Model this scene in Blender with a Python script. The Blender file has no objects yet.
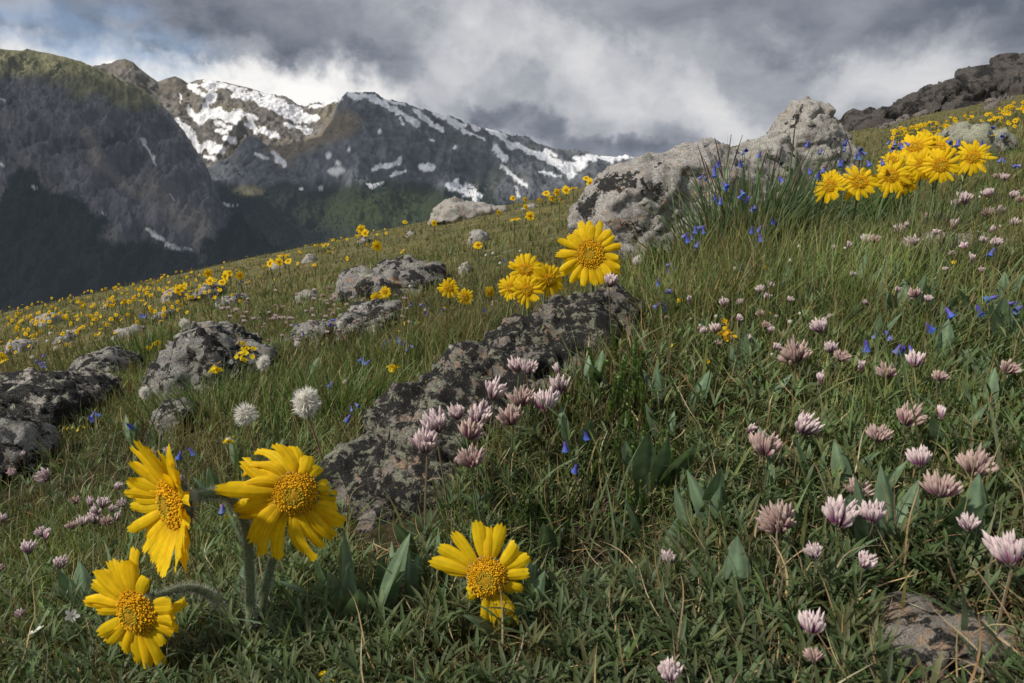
import bpy, bmesh, math, random
import numpy as np
from mathutils import Vector, Matrix
from mathutils.bvhtree import BVHTree
random.seed(7); RNG = np.random.default_rng(11)
scene = bpy.context.scene; COL = scene.collection
R = math.radians
# ------------------------------------------------------------------ camera model
FPX = 1024*24/36.0; PITCH = R(14.8); SP, CP = math.sin(PITCH), math.cos(PITCH)
def at(px, py, Z):                       # pixel measured in the photograph + depth -> point of the place
    px = np.asarray(px, float); py = np.asarray(py, float); Z = np.asarray(Z, float)
    x = (px-512)/FPX*Z; u = (341.5-py)/FPX*Z
    return np.stack([x, Z*CP+u*SP, -Z*SP+u*CP], -1)
def proj(P):
    P = np.asarray(P, float)
    Z = P[..., 1]*CP-P[..., 2]*SP; u = P[..., 1]*SP+P[..., 2]*CP
    return 512+P[..., 0]/Z*FPX, 341.5-u/Z*FPX, Z
# ------------------------------------------------------------------ noise
def _h(ix, iy, iz, s):
    n = (ix.astype(np.int64)*374761393+iy.astype(np.int64)*668265263+iz.astype(np.int64)*2147483647+s*974634777) & 0xFFFFFFFF
    n = ((n ^ (n >> 13))*1274126177) & 0xFFFFFFFF
    n = ((n ^ (n >> 16))*2246822519) & 0xFFFFFFFF
    return ((n ^ (n >> 15)) & 0xFFFFFF)/float(0xFFFFFF)*2-1
def vnoise(P, s=0):
    P = np.asarray(P, float); i = np.floor(P); f = P-i; f = f*f*f*(f*(f*6-15)+10)
    x, y, z = (i[..., k].astype(np.int64) for k in range(3)); r = 0
    for dx in (0, 1):
        wx = f[..., 0] if dx else 1-f[..., 0]
        for dy in (0, 1):
            wy = f[..., 1] if dy else 1-f[..., 1]
            for dz in (0, 1):
                wz = f[..., 2] if dz else 1-f[..., 2]
                r = r+wx*wy*wz*_h(x+dx, y+dy, z+dz, s)
    return r
def fbm(P, o=4, s=0, g=.5):
    P = np.asarray(P, float); r = 0; a = 1; t = 0
    for k in range(o):
        r = r+a*vnoise(P*2**k+17.3*k, s+k); t += a; a *= g
    return r/t
def ridged(P, o=5, s=0):
    P = np.asarray(P, float); r = 0; a = 1; t = 0
    for k in range(o):
        r = r+a*(1-2*np.abs(vnoise(P*2**k+9.1*k, s+k))); t += a; a *= .5
    return r/t
def n2(x, y, sc, o=3, s=0):
    x = np.asarray(x, float); return fbm(np.stack([x*sc, np.asarray(y, float)*sc, np.zeros_like(x)+s*3.7], -1), o, s)
def worley(P, s=0):
    P = np.asarray(P, float); i = np.floor(P).astype(np.int64); best = np.full(len(P), 9e9); out = np.zeros(len(P)); sec = np.full(len(P), 9e9)
    for dx in (-1, 0, 1):
        for dy in (-1, 0, 1):
            for dz in (-1, 0, 1):
                c = i+[dx, dy, dz]; x, y, z = c.T; o = np.stack([_h(x, y, z, s+k) for k in (1, 2, 3)], -1)*.45+.5+c
                d = P-o; q = (d*d).sum(1); dr = np.stack([_h(x, y, z, s+k) for k in (4, 5, 6)], -1); val = (d*dr).sum(1)*1.2+_h(x, y, z, s+7)*.5
                m = q < best; sec = np.where(m, best, np.minimum(sec, q)); out = np.where(m, val, out); best = np.where(m, q, best)
    return out, np.sqrt(sec)-np.sqrt(best)
def sst(a, b, x): t = np.clip((np.asarray(x, float)-a)/(b-a), 0, 1); return t*t*(3-2*t)
# ------------------------------------------------------------------ ground shape
def _dir(px, py): return at(px, py, 1.0)
_p1, _p2 = _dir(0, 292), _dir(1024, 81)
_det = _p1[0]*_p2[1]-_p2[0]*_p1[1]
GA = (_p1[2]*_p2[1]-_p2[2]*_p1[1])/_det; GB = (_p1[0]*_p2[2]-_p2[0]*_p1[2])/_det
H0 = .372
def _wp(px, Z):                          # xy of the plane below pixel column px at depth Z
    x = (px-512)/FPX*Z; return x, (Z-.28*Z*SP)*1.0
BUMPS = [(_wp(730, 1.25), .085, .34), (_wp(680, 1.04), .03, .14), (_wp(600, .60), -.10, .04), (_wp(600, .66), -.03, .07),
         (_wp(900, 1.5), .03, .4), (_wp(430, .95), -.02, .2), (_wp(600, .84), .055, .09), (_wp(520, .74), .015, .07)]
VALLEY = -470.
def ground(x, y):
    x = np.asarray(x, float); y = np.asarray(y, float)
    r = np.hypot(x, y); az = np.degrees(np.arctan2(x, y))
    z = GA*x+GB*y-H0
    for (bx, by), a, s in BUMPS: z = z+a*np.exp(-((x-bx)**2+(y-by)**2)/(2*s*s))
    z = z+.022*n2(x, y, 1.9, 3, 3)*sst(.2, .9, r)+.12*n2(x, y, .16, 3, 5)*sst(2.5, 9, r)
    z = z+.03*n2(x, y, .8, 2, 8)*sst(1.2, 3, r)
    r0 = 11+48*sst(3, 22, az)*(1-sst(100, 150, az))
    d = np.maximum(0, r-r0); m = .62; w = 90.
    drop = np.where(d < w, m*d*d/(2*w), m*(d-w/2))
    cut = np.maximum(0, r-160)                       # stop the uphill plane from climbing for ever
    z = z-drop-np.maximum(0, GA*x)*sst(80, 400, r)*.6
    k = 60.; e = np.clip((z-VALLEY)/k, -30, 30)
    return VALLEY+k*np.log1p(np.exp(e))
_ga = np.radians(np.linspace(-48, 48, 500)); _gr = np.geomspace(.1, 90, 520); _A, _Rr = np.meshgrid(_ga, _gr, indexing='ij'); _GZ = ground(_Rr*np.sin(_A), _Rr*np.cos(_A))
def gfast(x, y):
    r = np.hypot(x, y); i = np.clip((np.arctan2(x, y)-_ga[0])/(_ga[1]-_ga[0]), 0, 498.999); j = np.clip(np.log(np.maximum(r, .1)/.1)/np.log(900)*519, 0, 518.999)
    a, b = i.astype(int), j.astype(int); f, g = i-a, j-b; return (_GZ[a, b]*(1-f)+_GZ[a+1, b]*f)*(1-g)+(_GZ[a, b+1]*(1-f)+_GZ[a+1, b+1]*f)*g
def solve(px, py, h, z0=.3, z1=30., n=900):          # depth at which the pixel's ray is h above the ground
    Z = np.geomspace(z0, z1, n); P = at(px, py, Z); d = P[:, 2]-gfast(P[:, 0], P[:, 1])-h
    k = np.where((d[:-1] > 0) & (d[1:] <= 0))[0]
    if len(k) == 0: return None
    i = k[0]; t = d[i]/(d[i]-d[i+1]); return Z[i]+t*(Z[i+1]-Z[i])
def gpt(px, py):
    Z = solve(px, py, 0.); return None if Z is None else at(px, py, Z)
# ------------------------------------------------------------------ mesh + object helpers
def mesh_np(name, V, F, mat=None, col=None, smooth=True, attrs=None):
    me = bpy.data.meshes.new(name); V = np.asarray(V, np.float32).reshape(-1, 3); F = np.asarray(F, np.int32)
    k = F.shape[1]; n = len(F)
    me.vertices.add(len(V)); me.vertices.foreach_set("co", V.ravel())
    me.loops.add(n*k); me.loops.foreach_set("vertex_index", F.ravel())
    me.polygons.add(n); me.polygons.foreach_set("loop_start", np.arange(n, dtype=np.int32)*k)
    me.polygons.foreach_set("loop_total", np.full(n, k, np.int32))
    me.update(calc_edges=True)
    if smooth: me.polygons.foreach_set("use_smooth", np.ones(n, bool))
    if col is not None:
        c = np.ones((len(V), 4), np.float32); c[:, :3] = np.asarray(col, np.float32).reshape(-1, 3)
        a = me.color_attributes.new("col", 'FLOAT_COLOR', 'POINT'); a.data.foreach_set("color", c.ravel())
    if mat: me.materials.append(mat)
    return me
def link(name, me, parent=None, loc=None, mat4=None):
    o = bpy.data.objects.new(name, me); COL.objects.link(o)
    if parent: o.parent = parent
    if loc is not None: o.location = loc
    if mat4 is not None: o.matrix_local = mat4
    return o
def tag(o, label=None, cat=None, group=None, kind=None):
    for k, v in (("label", label), ("category", cat), ("group", group), ("kind", kind)):
        if v: o[k] = v
    return o
def empty(name, loc, label, cat, group=None, rz=0, sc=1):
    o = bpy.data.objects.new(name, None); COL.objects.link(o); o.location = loc; o.rotation_euler = (0, 0, rz); o.scale = (sc,)*3
    o.empty_display_size = .02
    return tag(o, label, cat, group)
def strips(G, C=None, off=0):            # G (N,A,B,3): N little grids -> verts, quads, colours
    N, A, B = G.shape[:3]
    idx = np.arange(N*A*B).reshape(N, A, B)+off
    F = np.stack([idx[:, :-1, :-1], idx[:, :-1, 1:], idx[:, 1:, 1:], idx[:, 1:, :-1]], -1).reshape(-1, 4)
    return G.reshape(-1, 3), F, (None if C is None else np.broadcast_to(C, G.shape).reshape(-1, 3))
class Acc:
    def __init__(s): s.V = []; s.F = []; s.C = []; s.n = 0
    def add(s, V, F, C):
        V = np.asarray(V).reshape(-1, 3); s.V.append(V); s.F.append(np.asarray(F)+s.n); s.C.append(np.broadcast_to(C, V.shape)); s.n += len(V)
    def grid(s, G, C): V, F, c = strips(G, C); s.add(V, F, c)
    def mesh(s, name, mat, smooth=True): return mesh_np(name, np.concatenate(s.V), np.concatenate(s.F), mat, np.concatenate(s.C), smooth)
def norm(v): v = np.asarray(v, float); return v/np.maximum(np.linalg.norm(v, axis=-1, keepdims=True), 1e-9)
def tube(acc, pts, rad, col, k=8, cap=True):
    pts = np.asarray(pts, float); n = len(pts); rad = np.broadcast_to(rad, (n,)); t = norm(np.gradient(pts, axis=0))
    ref = np.array([.3, .9, .2]); a = norm(np.cross(t, ref)); b = np.cross(t, a)
    th = np.linspace(0, 2*np.pi, k+1)
    G = pts[:, None]+rad[:, None, None]*(np.cos(th)[None, :, None]*a[:, None]+np.sin(th)[None, :, None]*b[:, None])
    c = np.asarray(col, float); c = c[:, None, :] if c.ndim == 2 else c
    acc.grid(G[None], np.broadcast_to(c, G.shape)[None])
def bez(p0, p1, p2, n=12, p3=None):
    t = np.linspace(0, 1, n)[:, None]; p0, p1, p2 = (np.asarray(q, float) for q in (p0, p1, p2))
    if p3 is None: return (1-t)**2*p0+2*t*(1-t)*p1+t*t*p2
    p3 = np.asarray(p3, float); return (1-t)**3*p0+3*t*(1-t)**2*p1+3*t*t*(1-t)*p2+t**3*p3
# ------------------------------------------------------------------ materials
def newmat(name):
    m = bpy.data.materials.new(name); m.use_nodes = True; nt = m.node_tree
    for n in list(nt.nodes): nt.nodes.remove(n)
    out = nt.nodes.new('ShaderNodeOutputMaterial'); return m, nt, out
def N(nt, t, **kw):
    n = nt.nodes.new(t)
    for k, v in kw.items():
        if k.startswith('i_'): n.inputs[k[2:].replace('_', ' ')].default_value = v
        else: setattr(n, k, v)
    return n
def L(nt, a, b): nt.links.new(a, b)
def noise_n(nt, vec, scale, detail=4, rough=.55, dist=0):
    n = N(nt, 'ShaderNodeTexNoise'); n.inputs['Scale'].default_value = scale; n.inputs['Detail'].default_value = detail
    n.inputs['Roughness'].default_value = rough; n.inputs['Distortion'].default_value = dist
    if vec is not None: L(nt, vec, n.inputs['Vector'])
    return n.outputs[0]
def ramp(nt, fac, stops, interp='LINEAR'):
    n = N(nt, 'ShaderNodeValToRGB'); cr = n.color_ramp; cr.interpolation = interp
    while len(cr.elements) < len(stops): cr.elements.new(.5)
    for e, (p, c) in zip(cr.elements, stops): e.position = p; e.color = (*c, 1) if len(c) == 3 else c
    L(nt, fac, n.inputs[0]); return n.outputs[0]
def mapr(nt, v, a, b, c=0., d=1., smooth=False):
    n = N(nt, 'ShaderNodeMapRange'); n.interpolation_type = 'SMOOTHSTEP' if smooth else 'LINEAR'
    for k, q in zip(('From Min', 'From Max', 'To Min', 'To Max'), (a, b, c, d)): n.inputs[k].default_value = q
    L(nt, v, n.inputs['Value']); return n.outputs[0]
def mixc(nt, f, a, b, mode='MIX'):
    n = N(nt, 'ShaderNodeMix', data_type='RGBA', blend_type=mode)
    for sock, v in ((n.inputs[0], f), (n.inputs[6], a), (n.inputs[7], b)):
        if hasattr(v, 'links'): L(nt, v, sock)
        elif isinstance(v, (tuple, list)): sock.default_value = (*v[:3], 1)
        else: sock.default_value = v
    return n.outputs[2]
def math_n(nt, op, a, b=None):
    n = N(nt, 'ShaderNodeMath', operation=op)
    for s, v in zip(n.inputs, (a, b)):
        if v is None: continue
        if hasattr(v, 'links'): L(nt, v, s)
        else: s.default_value = v
    return n.outputs[0]
def veg_mat(name, trans=.3, rough=.55, spec=.25, var=.35, scale=60, tcol=(1, 1, 1), fuzz=0):
    m, nt, out = newmat(name)
    at_ = N(nt, 'ShaderNodeAttribute', attribute_name='col'); geo = N(nt, 'ShaderNodeNewGeometry')
    nz = noise_n(nt, geo.outputs['Position'], scale, 3)
    v = mapr(nt, nz, .3, .7, 1-var, 1+var); c = mixc(nt, 1., at_.outputs['Color'], (1, 1, 1), 'MULTIPLY')
    cm = N(nt, 'ShaderNodeVectorMath', operation='SCALE'); L(nt, c, cm.inputs[0]); L(nt, v, cm.inputs['Scale'])
    p = N(nt, 'ShaderNodeBsdfPrincipled'); L(nt, cm.outputs[0], p.inputs['Base Color'])
    p.inputs['Roughness'].default_value = rough; p.inputs['Specular IOR Level'].default_value = spec
    if fuzz: p.inputs['Sheen Weight'].default_value = fuzz; p.inputs['Sheen Roughness'].default_value = .4
    t = N(nt, 'ShaderNodeBsdfTranslucent'); L(nt, mixc(nt, 1., cm.outputs[0], tcol, 'MULTIPLY'), t.inputs['Color'])
    mx = N(nt, 'ShaderNodeMixShader'); mx.inputs[0].default_value = trans
    L(nt, p.outputs[0], mx.inputs[1]); L(nt, t.outputs[0], mx.inputs[2]); L(nt, mx.outputs[0], out.inputs[0]); return m
M = {}
M['leaf'] = veg_mat('leaf', .28, .5, .25, .3, 70, (1.12, 1.15, .7))
M['dry'] = veg_mat('dry_stalk', .15, .7, .15, .3, 90)
M['stem'] = veg_mat('woolly_stem', .05, .8, .1, .35, 400, fuzz=.5)
M['petal'] = veg_mat('yellow_petal', .42, .6, .15, .12, 150, (1.1, 1.0, .6))
M['disk'] = veg_mat('disk_floret', .1, .8, .1, .3, 600)
M['clover'] = veg_mat('clover_petal', .3, .65, .2, .15, 300)
M['blue'] = veg_mat('blue_petal', .25, .5, .3, .2, 200)
M['fluff'] = veg_mat('white_fluff', .35, .9, .05, .15, 300)
def rock_mat(name, s=1., black=.5, pale=.5, tan=.35, base=(.30, .28, .25), yellow=.2, off=0., dark=1., bump=.5, pcol=(.40, .41, .31)):
    """lichen-crusted granite; s = size of the patches in metres"""
    m, nt, out = newmat(name); tc = N(nt, 'ShaderNodeTexCoord'); mp = N(nt, 'ShaderNodeMapping')
    mp.inputs['Location'].default_value = (off, off*1.7, -off); mp.inputs['Scale'].default_value = (1/s,)*3
    L(nt, tc.outputs['Object'], mp.inputs['Vector']); v = mp.outputs[0]
    wn = N(nt, 'ShaderNodeTexNoise'); wn.inputs['Scale'].default_value = 6; wn.inputs['Detail'].default_value = 3; L(nt, v, wn.inputs['Vector'])
    wa = N(nt, 'ShaderNodeVectorMath', operation='MULTIPLY_ADD'); L(nt, wn.outputs['Color'], wa.inputs[0]); wa.inputs[1].default_value = (.16,)*3; L(nt, v, wa.inputs[2]); wv = wa.outputs[0]
    sp = noise_n(nt, v, 38, 6, .75); sp2 = noise_n(nt, v, 110, 3, .7)
    g = mixc(nt, mapr(nt, sp, .36, .64), tuple(c*.42*dark for c in base), tuple(min(1, c*1.45*dark) for c in base))
    g = mixc(nt, mapr(nt, sp2, .52, .64), g, (.05*dark, .05*dark, .05*dark))
    def patch(scale, thr, soft, seed):
        mm = N(nt, 'ShaderNodeMapping'); mm.inputs['Location'].default_value = (seed, seed*.7, seed*1.3); L(nt, wv, mm.inputs['Vector'])
        a = noise_n(nt, mm.outputs[0], scale, 10, .74); return mapr(nt, a, thr, thr+soft)
    def cells(scale, lo, seed):          # round thalli with ragged rims
        mm = N(nt, 'ShaderNodeMapping'); mm.inputs['Location'].default_value = (seed, seed*.7, seed*1.3); L(nt, wv, mm.inputs['Vector'])
        vo = N(nt, 'ShaderNodeTexVoronoi'); vo.inputs['Scale'].default_value = scale; L(nt, mm.outputs[0], vo.inputs['Vector'])
        return vo.outputs['Distance'], vo.outputs['Color']
    tn = patch(3.2, .62-.3*tan, .05, 3.)
    g = mixc(nt, math_n(nt, 'MULTIPLY', tn, .85), g, mixc(nt, mapr(nt, sp, .4, .62), (.22*dark, .135*dark, .085*dark), (.46*dark, .32*dark, .22*dark)))
    pl = patch(4.2, .66-.3*pale, .035, 8.); crumb = noise_n(nt, v, 52, 5, .8)
    palec = mixc(nt, mapr(nt, crumb, .4, .6), tuple(c*.3 for c in pcol), pcol)
    lt = N(nt, 'ShaderNodeAttribute', attribute_name='lich'); mm = N(nt, 'ShaderNodeMapping'); mm.inputs['Location'].default_value = (14., 9.8, 18.2); L(nt, wv, mm.inputs['Vector'])
    bl = mapr(nt, math_n(nt, 'ADD', noise_n(nt, mm.outputs[0], 2.6, 10, .72), math_n(nt, 'MULTIPLY', lt.outputs['Fac'], .30)), .66-.3*black, .69-.3*black); vd, vc = cells(16, .5, 21.)
    ringm = mapr(nt, math_n(nt, 'SINE', math_n(nt, 'MULTIPLY', vd, 34.)), -.2, 1.)
    blackc = mixc(nt, math_n(nt, 'MULTIPLY', ringm, mapr(nt, crumb, .42, .62)), (.012*dark, .012*dark, .012*dark), (.13*dark, .125*dark, .12*dark))
    g = mixc(nt, bl, g, blackc)
    g = mixc(nt, pl, g, palec)
    if yellow:
        yl = patch(6.5, .74-.3*yellow, .02, 31.); g = mixc(nt, math_n(nt, 'MULTIPLY', yl, mapr(nt, crumb, .4, .55)), g, (.36*dark, .34*dark, .09*dark))
    p = N(nt, 'ShaderNodeBsdfPrincipled'); L(nt, g, p.inputs['Base Color']); p.inputs['Roughness'].default_value = .9; p.inputs['Specular IOR Level'].default_value = .15
    hgt = math_n(nt, 'ADD', math_n(nt, 'MULTIPLY', sp, .5), math_n(nt, 'ADD', math_n(nt, 'MULTIPLY', pl, mapr(nt, crumb, .3, .7, 0, .6)), math_n(nt, 'MULTIPLY', bl, mapr(nt, crumb, .3, .7, 0, .35))))
    b = N(nt, 'ShaderNodeBump'); b.inputs['Strength'].default_value = bump; b.inputs['Distance'].default_value = .02*s; L(nt, hgt, b.inputs['Height']); L(nt, b.outputs[0], p.inputs['Normal'])
    L(nt, p.outputs[0], out.inputs[0]); return m
# ------------------------------------------------------------------ camera, sun, sky
cam = bpy.data.cameras.new("camera"); co = bpy.data.objects.new("camera", cam); COL.objects.link(co)
co.rotation_euler = (R(90)-PITCH, 0, 0); cam.lens = 24; cam.sensor_width = 36; cam.clip_start = .01; cam.clip_end = 60000
cam.dof.use_dof = True; cam.dof.focus_distance = 1.0; cam.dof.aperture_fstop = 22
scene.camera = co
SUN = norm([-.62, -.30, .72])
sl = bpy.data.lights.new("sun", 'SUN'); sl.energy = 4.3; sl.angle = R(2.5); sl.color = (1, .93, .82)
so = bpy.data.objects.new("sun", sl); COL.objects.link(so); so.rotation_euler = Vector(SUN).to_track_quat('Z', 'Y').to_euler()
scene.view_settings.view_transform = 'Standard'; scene.view_settings.look = 'None'; scene.view_settings.exposure = 0
scene.cycles.max_bounces = 6; scene.cycles.transparent_max_bounces = 6; scene.cycles.diffuse_bounces = 3; scene.cycles.glossy_bounces = 2
scene.cycles.transmission_bounces = 3; scene.cycles.sample_clamp_indirect = 4
wd = bpy.data.worlds.new("World"); scene.world = wd; wd.use_nodes = True; nt = wd.node_tree
for n in list(nt.nodes): nt.nodes.remove(n)
wo = N(nt, 'ShaderNodeOutputWorld'); tc = N(nt, 'ShaderNodeTexCoord'); V0 = tc.outputs['Generated']
sky = N(nt, 'ShaderNodeTexSky', sky_type='NISHITA'); sky.sun_disc = False
sky.sun_elevation = math.asin(SUN[2]); sky.sun_rotation = math.atan2(SUN[0], SUN[1]); sky.altitude = 3500
# stretch the direction so clouds look like a deck seen at a low angle
sxyz = N(nt, 'ShaderNodeSeparateXYZ'); L(nt, V0, sxyz.inputs[0])
mp = N(nt, 'ShaderNodeMapping'); mp.inputs['Scale'].default_value = (1., 1., 2.1); mp.inputs['Rotation'].default_value = (0, R(-14), 0); L(nt, V0, mp.inputs['Vector'])
wn = N(nt, 'ShaderNodeTexNoise'); wn.inputs['Scale'].default_value = 3.2; wn.inputs['Detail'].default_value = 4; L(nt, mp.outputs[0], wn.inputs['Vector'])
wa = N(nt, 'ShaderNodeVectorMath', operation='MULTIPLY_ADD'); L(nt, wn.outputs['Color'], wa.inputs[0]); wa.inputs[1].default_value = (.28,)*3; L(nt, mp.outputs[0], wa.inputs[2])
nA = noise_n(nt, wa.outputs[0], 3.3, 7, .56); nB = noise_n(nt, wa.outputs[0], 11., 7, .6)
wb = N(nt, 'ShaderNodeVectorMath', operation='MULTIPLY_ADD'); wn2 = N(nt, 'ShaderNodeTexNoise'); wn2.inputs['Scale'].default_value = 5; wn2.inputs['Detail'].default_value = 6; wn2.inputs['Roughness'].default_value = .62; L(nt, V0, wn2.inputs['Vector'])
L(nt, wn2.outputs['Color'], wb.inputs[0]); wb.inputs[1].default_value = (.22, .22, .20); 
wsub = N(nt, 'ShaderNodeVectorMath', operation='SUBTRACT'); L(nt, V0, wsub.inputs[0]); wsub.inputs[1].default_value = (.11, .11, .10); L(nt, wsub.outputs[0], wb.inputs[2]); DW = wb.outputs[0]
def blob(px, py, rx, ry, rot=0.):        # soft region of the sky round one direction; value 0..1
    c = norm(at(px, py, 1.)); rt = norm(np.cross(c, [0, 0, 1])); up = np.cross(rt, c)
    ca, sa = math.cos(R(rot)), math.sin(R(rot)); r2 = ca*rt+sa*up; u2 = -sa*rt+ca*up
    s = N(nt, 'ShaderNodeVectorMath', operation='SUBTRACT'); L(nt, DW, s.inputs[0]); s.inputs[1].default_value = c
    q = []
    for v_, w_ in ((r2, rx), (u2, ry)):
        d = N(nt, 'ShaderNodeVectorMath', operation='DOT_PRODUCT'); L(nt, s.outputs[0], d.inputs[0]); d.inputs[1].default_value = v_*(FPX/w_)
        q.append(math_n(nt, 'POWER', math_n(nt, 'ABSOLUTE', d.outputs['Value']), 2.))
    return mapr(nt, math_n(nt, 'ADD', *q), 1.6, .0, 0, 1, True)
lum = mapr(nt, nA, .3, .7, .33, .45); lum = math_n(nt, 'ADD', lum, mapr(nt, nB, .3, .7, -.05, .05))
for (px, py, rx, ry, rot, a) in [
        (250, 84, 110, 22, -10, .36), (180, 58, 60, 14, -8, .12), (30, 44, 70, 16, -8, .22), (130, 72, 80, 18, -5, .12), (330, 95, 60, 22, 0, .16),
        (620, 75, 170, 30, -24, .15), (465, 45, 50, 26, 0, .10), (720, 125, 90, 26, -20, .03), (540, 100, 100, 16, -15, .03), (905, 65, 45, 34, 25, .18), (955, 50, 45, 22, 25, .08),
        (290, 28, 150, 36, -4, -.16), (40, 5, 120, 18, 0, -.08), (860, 6, 230, 34, -6, -.15), (790, 60, 60, 50, 0, -.05), (570, 136, 110, 14, -14, -.15), (1010, 20, 90, 50, 0, -.12), (620, 150, 60, 14, -5, -.04), (430, 95, 90, 22, -20, -.05)]:
    lum = math_n(nt, 'ADD', lum, math_n(nt, 'MULTIPLY', blob(px, py, rx, ry, rot), a))
bn = N(nt, 'ShaderNodeTexNoise'); bn.inputs['Scale'].default_value = 16; bn.inputs['Detail'].default_value = 6; bn.inputs['Roughness'].default_value = .5; L(nt, V0, bn.inputs['Vector'])
lum = math_n(nt, 'ADD', lum, math_n(nt, 'MULTIPLY', blob(190, 72, 260, 46, -8), mapr(nt, bn.outputs[0], .40, .58, -.12, .13, True)))
lum = math_n(nt, 'ADD', lum, math_n(nt, 'MULTIPLY', blob(600, 90, 300, 60, -20), mapr(nt, bn.outputs[0], .40, .60, -.05, .05, True)))
lum = math_n(nt, 'MAXIMUM', lum, .10)
cc = ramp(nt, lum, [(0., (.06, .075, .10)), (.15, (.135, .155, .195)), (.3, (.27, .29, .335)), (.5, (.50, .51, .54)), (.8, (.80, .79, .78)), (1., (.92, .91, .89))])
hole = math_n(nt, 'MULTIPLY', blob(110, 26, 95, 22, -8), mapr(nt, nA, .38, .52, .0, .75))
hz = mapr(nt, sxyz.outputs[2], -.25, -.02, 1, 0)
bg1 = N(nt, 'ShaderNodeBackground'); L(nt, mixc(nt, hz, cc, (.12, .13, .15)), bg1.inputs[0]); bg1.inputs[1].default_value = 1.08
bg2 = N(nt, 'ShaderNodeBackground'); L(nt, sky.outputs[0], bg2.inputs[0]); bg2.inputs[1].default_value = .12
ms = N(nt, 'ShaderNodeMixShader'); L(nt, hole, ms.inputs[0]); L(nt, bg1.outputs[0], ms.inputs[1]); L(nt, bg2.outputs[0], ms.inputs[2]); L(nt, ms.outputs[0], wo.inputs[0])
wd.cycles.sampling_method = 'MANUAL'; wd.cycles.sample_map_resolution = 512
# ------------------------------------------------------------------ ground sheet
def ground_mat():
    m, nt, out = newmat('meadow_soil'); geo = N(nt, 'ShaderNodeNewGeometry'); P = geo.outputs['Position']
    at_ = N(nt, 'ShaderNodeAttribute', attribute_name='col')
    a = noise_n(nt, P, 60, 5, .7); b = noise_n(nt, P, 3.0, 5, .65); c_ = noise_n(nt, P, .35, 4, .6)
    soil = mixc(nt, mapr(nt, a, .35, .65), (.014, .013, .008), (.065, .055, .03))
    turf = mixc(nt, mapr(nt, b, .35, .65), (.045, .06, .018), (.17, .14, .06)); turf = mixc(nt, mapr(nt, c_, .4, .6), turf, mixc(nt, mapr(nt, b, .35, .65), (.07, .075, .025), (.13, .12, .05)))
    turf = mixc(nt, mapr(nt, noise_n(nt, P, 11, 6, .75), .56, .66), turf, (.24, .21, .15))
    sp = N(nt, 'ShaderNodeSeparateColor'); L(nt, at_.outputs['Color'], sp.inputs[0])
    g = mixc(nt, sp.outputs[0], soil, turf)
    far = noise_n(nt, P, .03, 6, .7); g = mixc(nt, sp.outputs[1], g, mixc(nt, mapr(nt, far, .4, .6), (.012, .02, .014), (.03, .042, .022)))
    p = N(nt, 'ShaderNodeBsdfPrincipled'); L(nt, g, p.inputs['Base Color']); p.inputs['Roughness'].default_value = .95; p.inputs['Specular IOR Level'].default_value = .1
    bp = N(nt, 'ShaderNodeBump'); bp.inputs['Strength'].default_value = .6; bp.inputs['Distance'].default_value = .02; L(nt, a, bp.inputs['Height']); L(nt, bp.outputs[0], p.inputs['Normal'])
    L(nt, p.outputs[0], out.inputs[0]); return m
az = np.radians(np.concatenate([np.linspace(-48, 48, 520), np.linspace(49, 311, 180)]))
rr = np.concatenate([[.02], np.geomspace(.12, 20, 330), np.geomspace(20.6, 9000, 150)])
AZ, RR = np.meshgrid(az, rr); X = RR*np.sin(AZ); Y = RR*np.cos(AZ); Zg = ground(X, Y)
near = sst(3.5, .8, RR); Zg = Zg+.006*near*n2(X, Y, 14, 3, 41)
nA_, nR_ = len(az), len(rr); idx = np.arange(nA_*nR_).reshape(nR_, nA_); i2 = np.roll(idx, -1, axis=1)
F = np.stack([idx[:-1], i2[:-1], i2[1:], idx[1:]], -1).reshape(-1, 4)[:, ::-1]
colg = np.stack([sst(1.2, 4, RR), sst(60, 200, RR), RR*0], -1)
g_o = link('ground', mesh_np('ground', np.stack([X, Y, Zg], -1), F, ground_mat(), colg)); tag(g_o, 'tundra hillside sloping down to the left toward the valley', 'hillside', kind='structure')
# ------------------------------------------------------------------ far mountains
MDATA = {}
def interp(tab, x, k=1): t = np.array(tab, float); return np.interp(x, t[:, 0], t[:, k])
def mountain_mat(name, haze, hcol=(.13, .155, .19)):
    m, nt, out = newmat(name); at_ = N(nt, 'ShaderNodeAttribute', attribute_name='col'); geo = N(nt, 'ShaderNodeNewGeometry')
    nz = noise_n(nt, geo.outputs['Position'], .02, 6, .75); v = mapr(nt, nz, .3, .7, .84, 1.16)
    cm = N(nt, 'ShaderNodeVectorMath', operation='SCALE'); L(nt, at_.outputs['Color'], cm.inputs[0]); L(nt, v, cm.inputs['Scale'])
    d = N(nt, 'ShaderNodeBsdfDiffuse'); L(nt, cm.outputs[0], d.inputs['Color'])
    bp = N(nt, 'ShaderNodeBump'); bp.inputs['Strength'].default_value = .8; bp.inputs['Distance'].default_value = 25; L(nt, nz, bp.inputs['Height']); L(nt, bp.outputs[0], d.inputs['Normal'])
    e = N(nt, 'ShaderNodeEmission'); e.inputs[0].default_value = (*hcol, 1); e.inputs[1].default_value = 1.  # constant bluish glow mixed in as painted distance haze
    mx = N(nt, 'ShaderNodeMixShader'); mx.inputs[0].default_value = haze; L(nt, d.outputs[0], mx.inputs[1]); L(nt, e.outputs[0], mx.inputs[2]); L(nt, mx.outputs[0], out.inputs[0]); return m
def seg_d(px, py, x0, y0, x1, y1):
    dx, dy = x1-x0, y1-y0; t = np.clip(((px-x0)*dx+(py-y0)*dy)/(dx*dx+dy*dy), 0, 1); return np.hypot(px-x0-t*dx, py-y0-t*dy)
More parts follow.
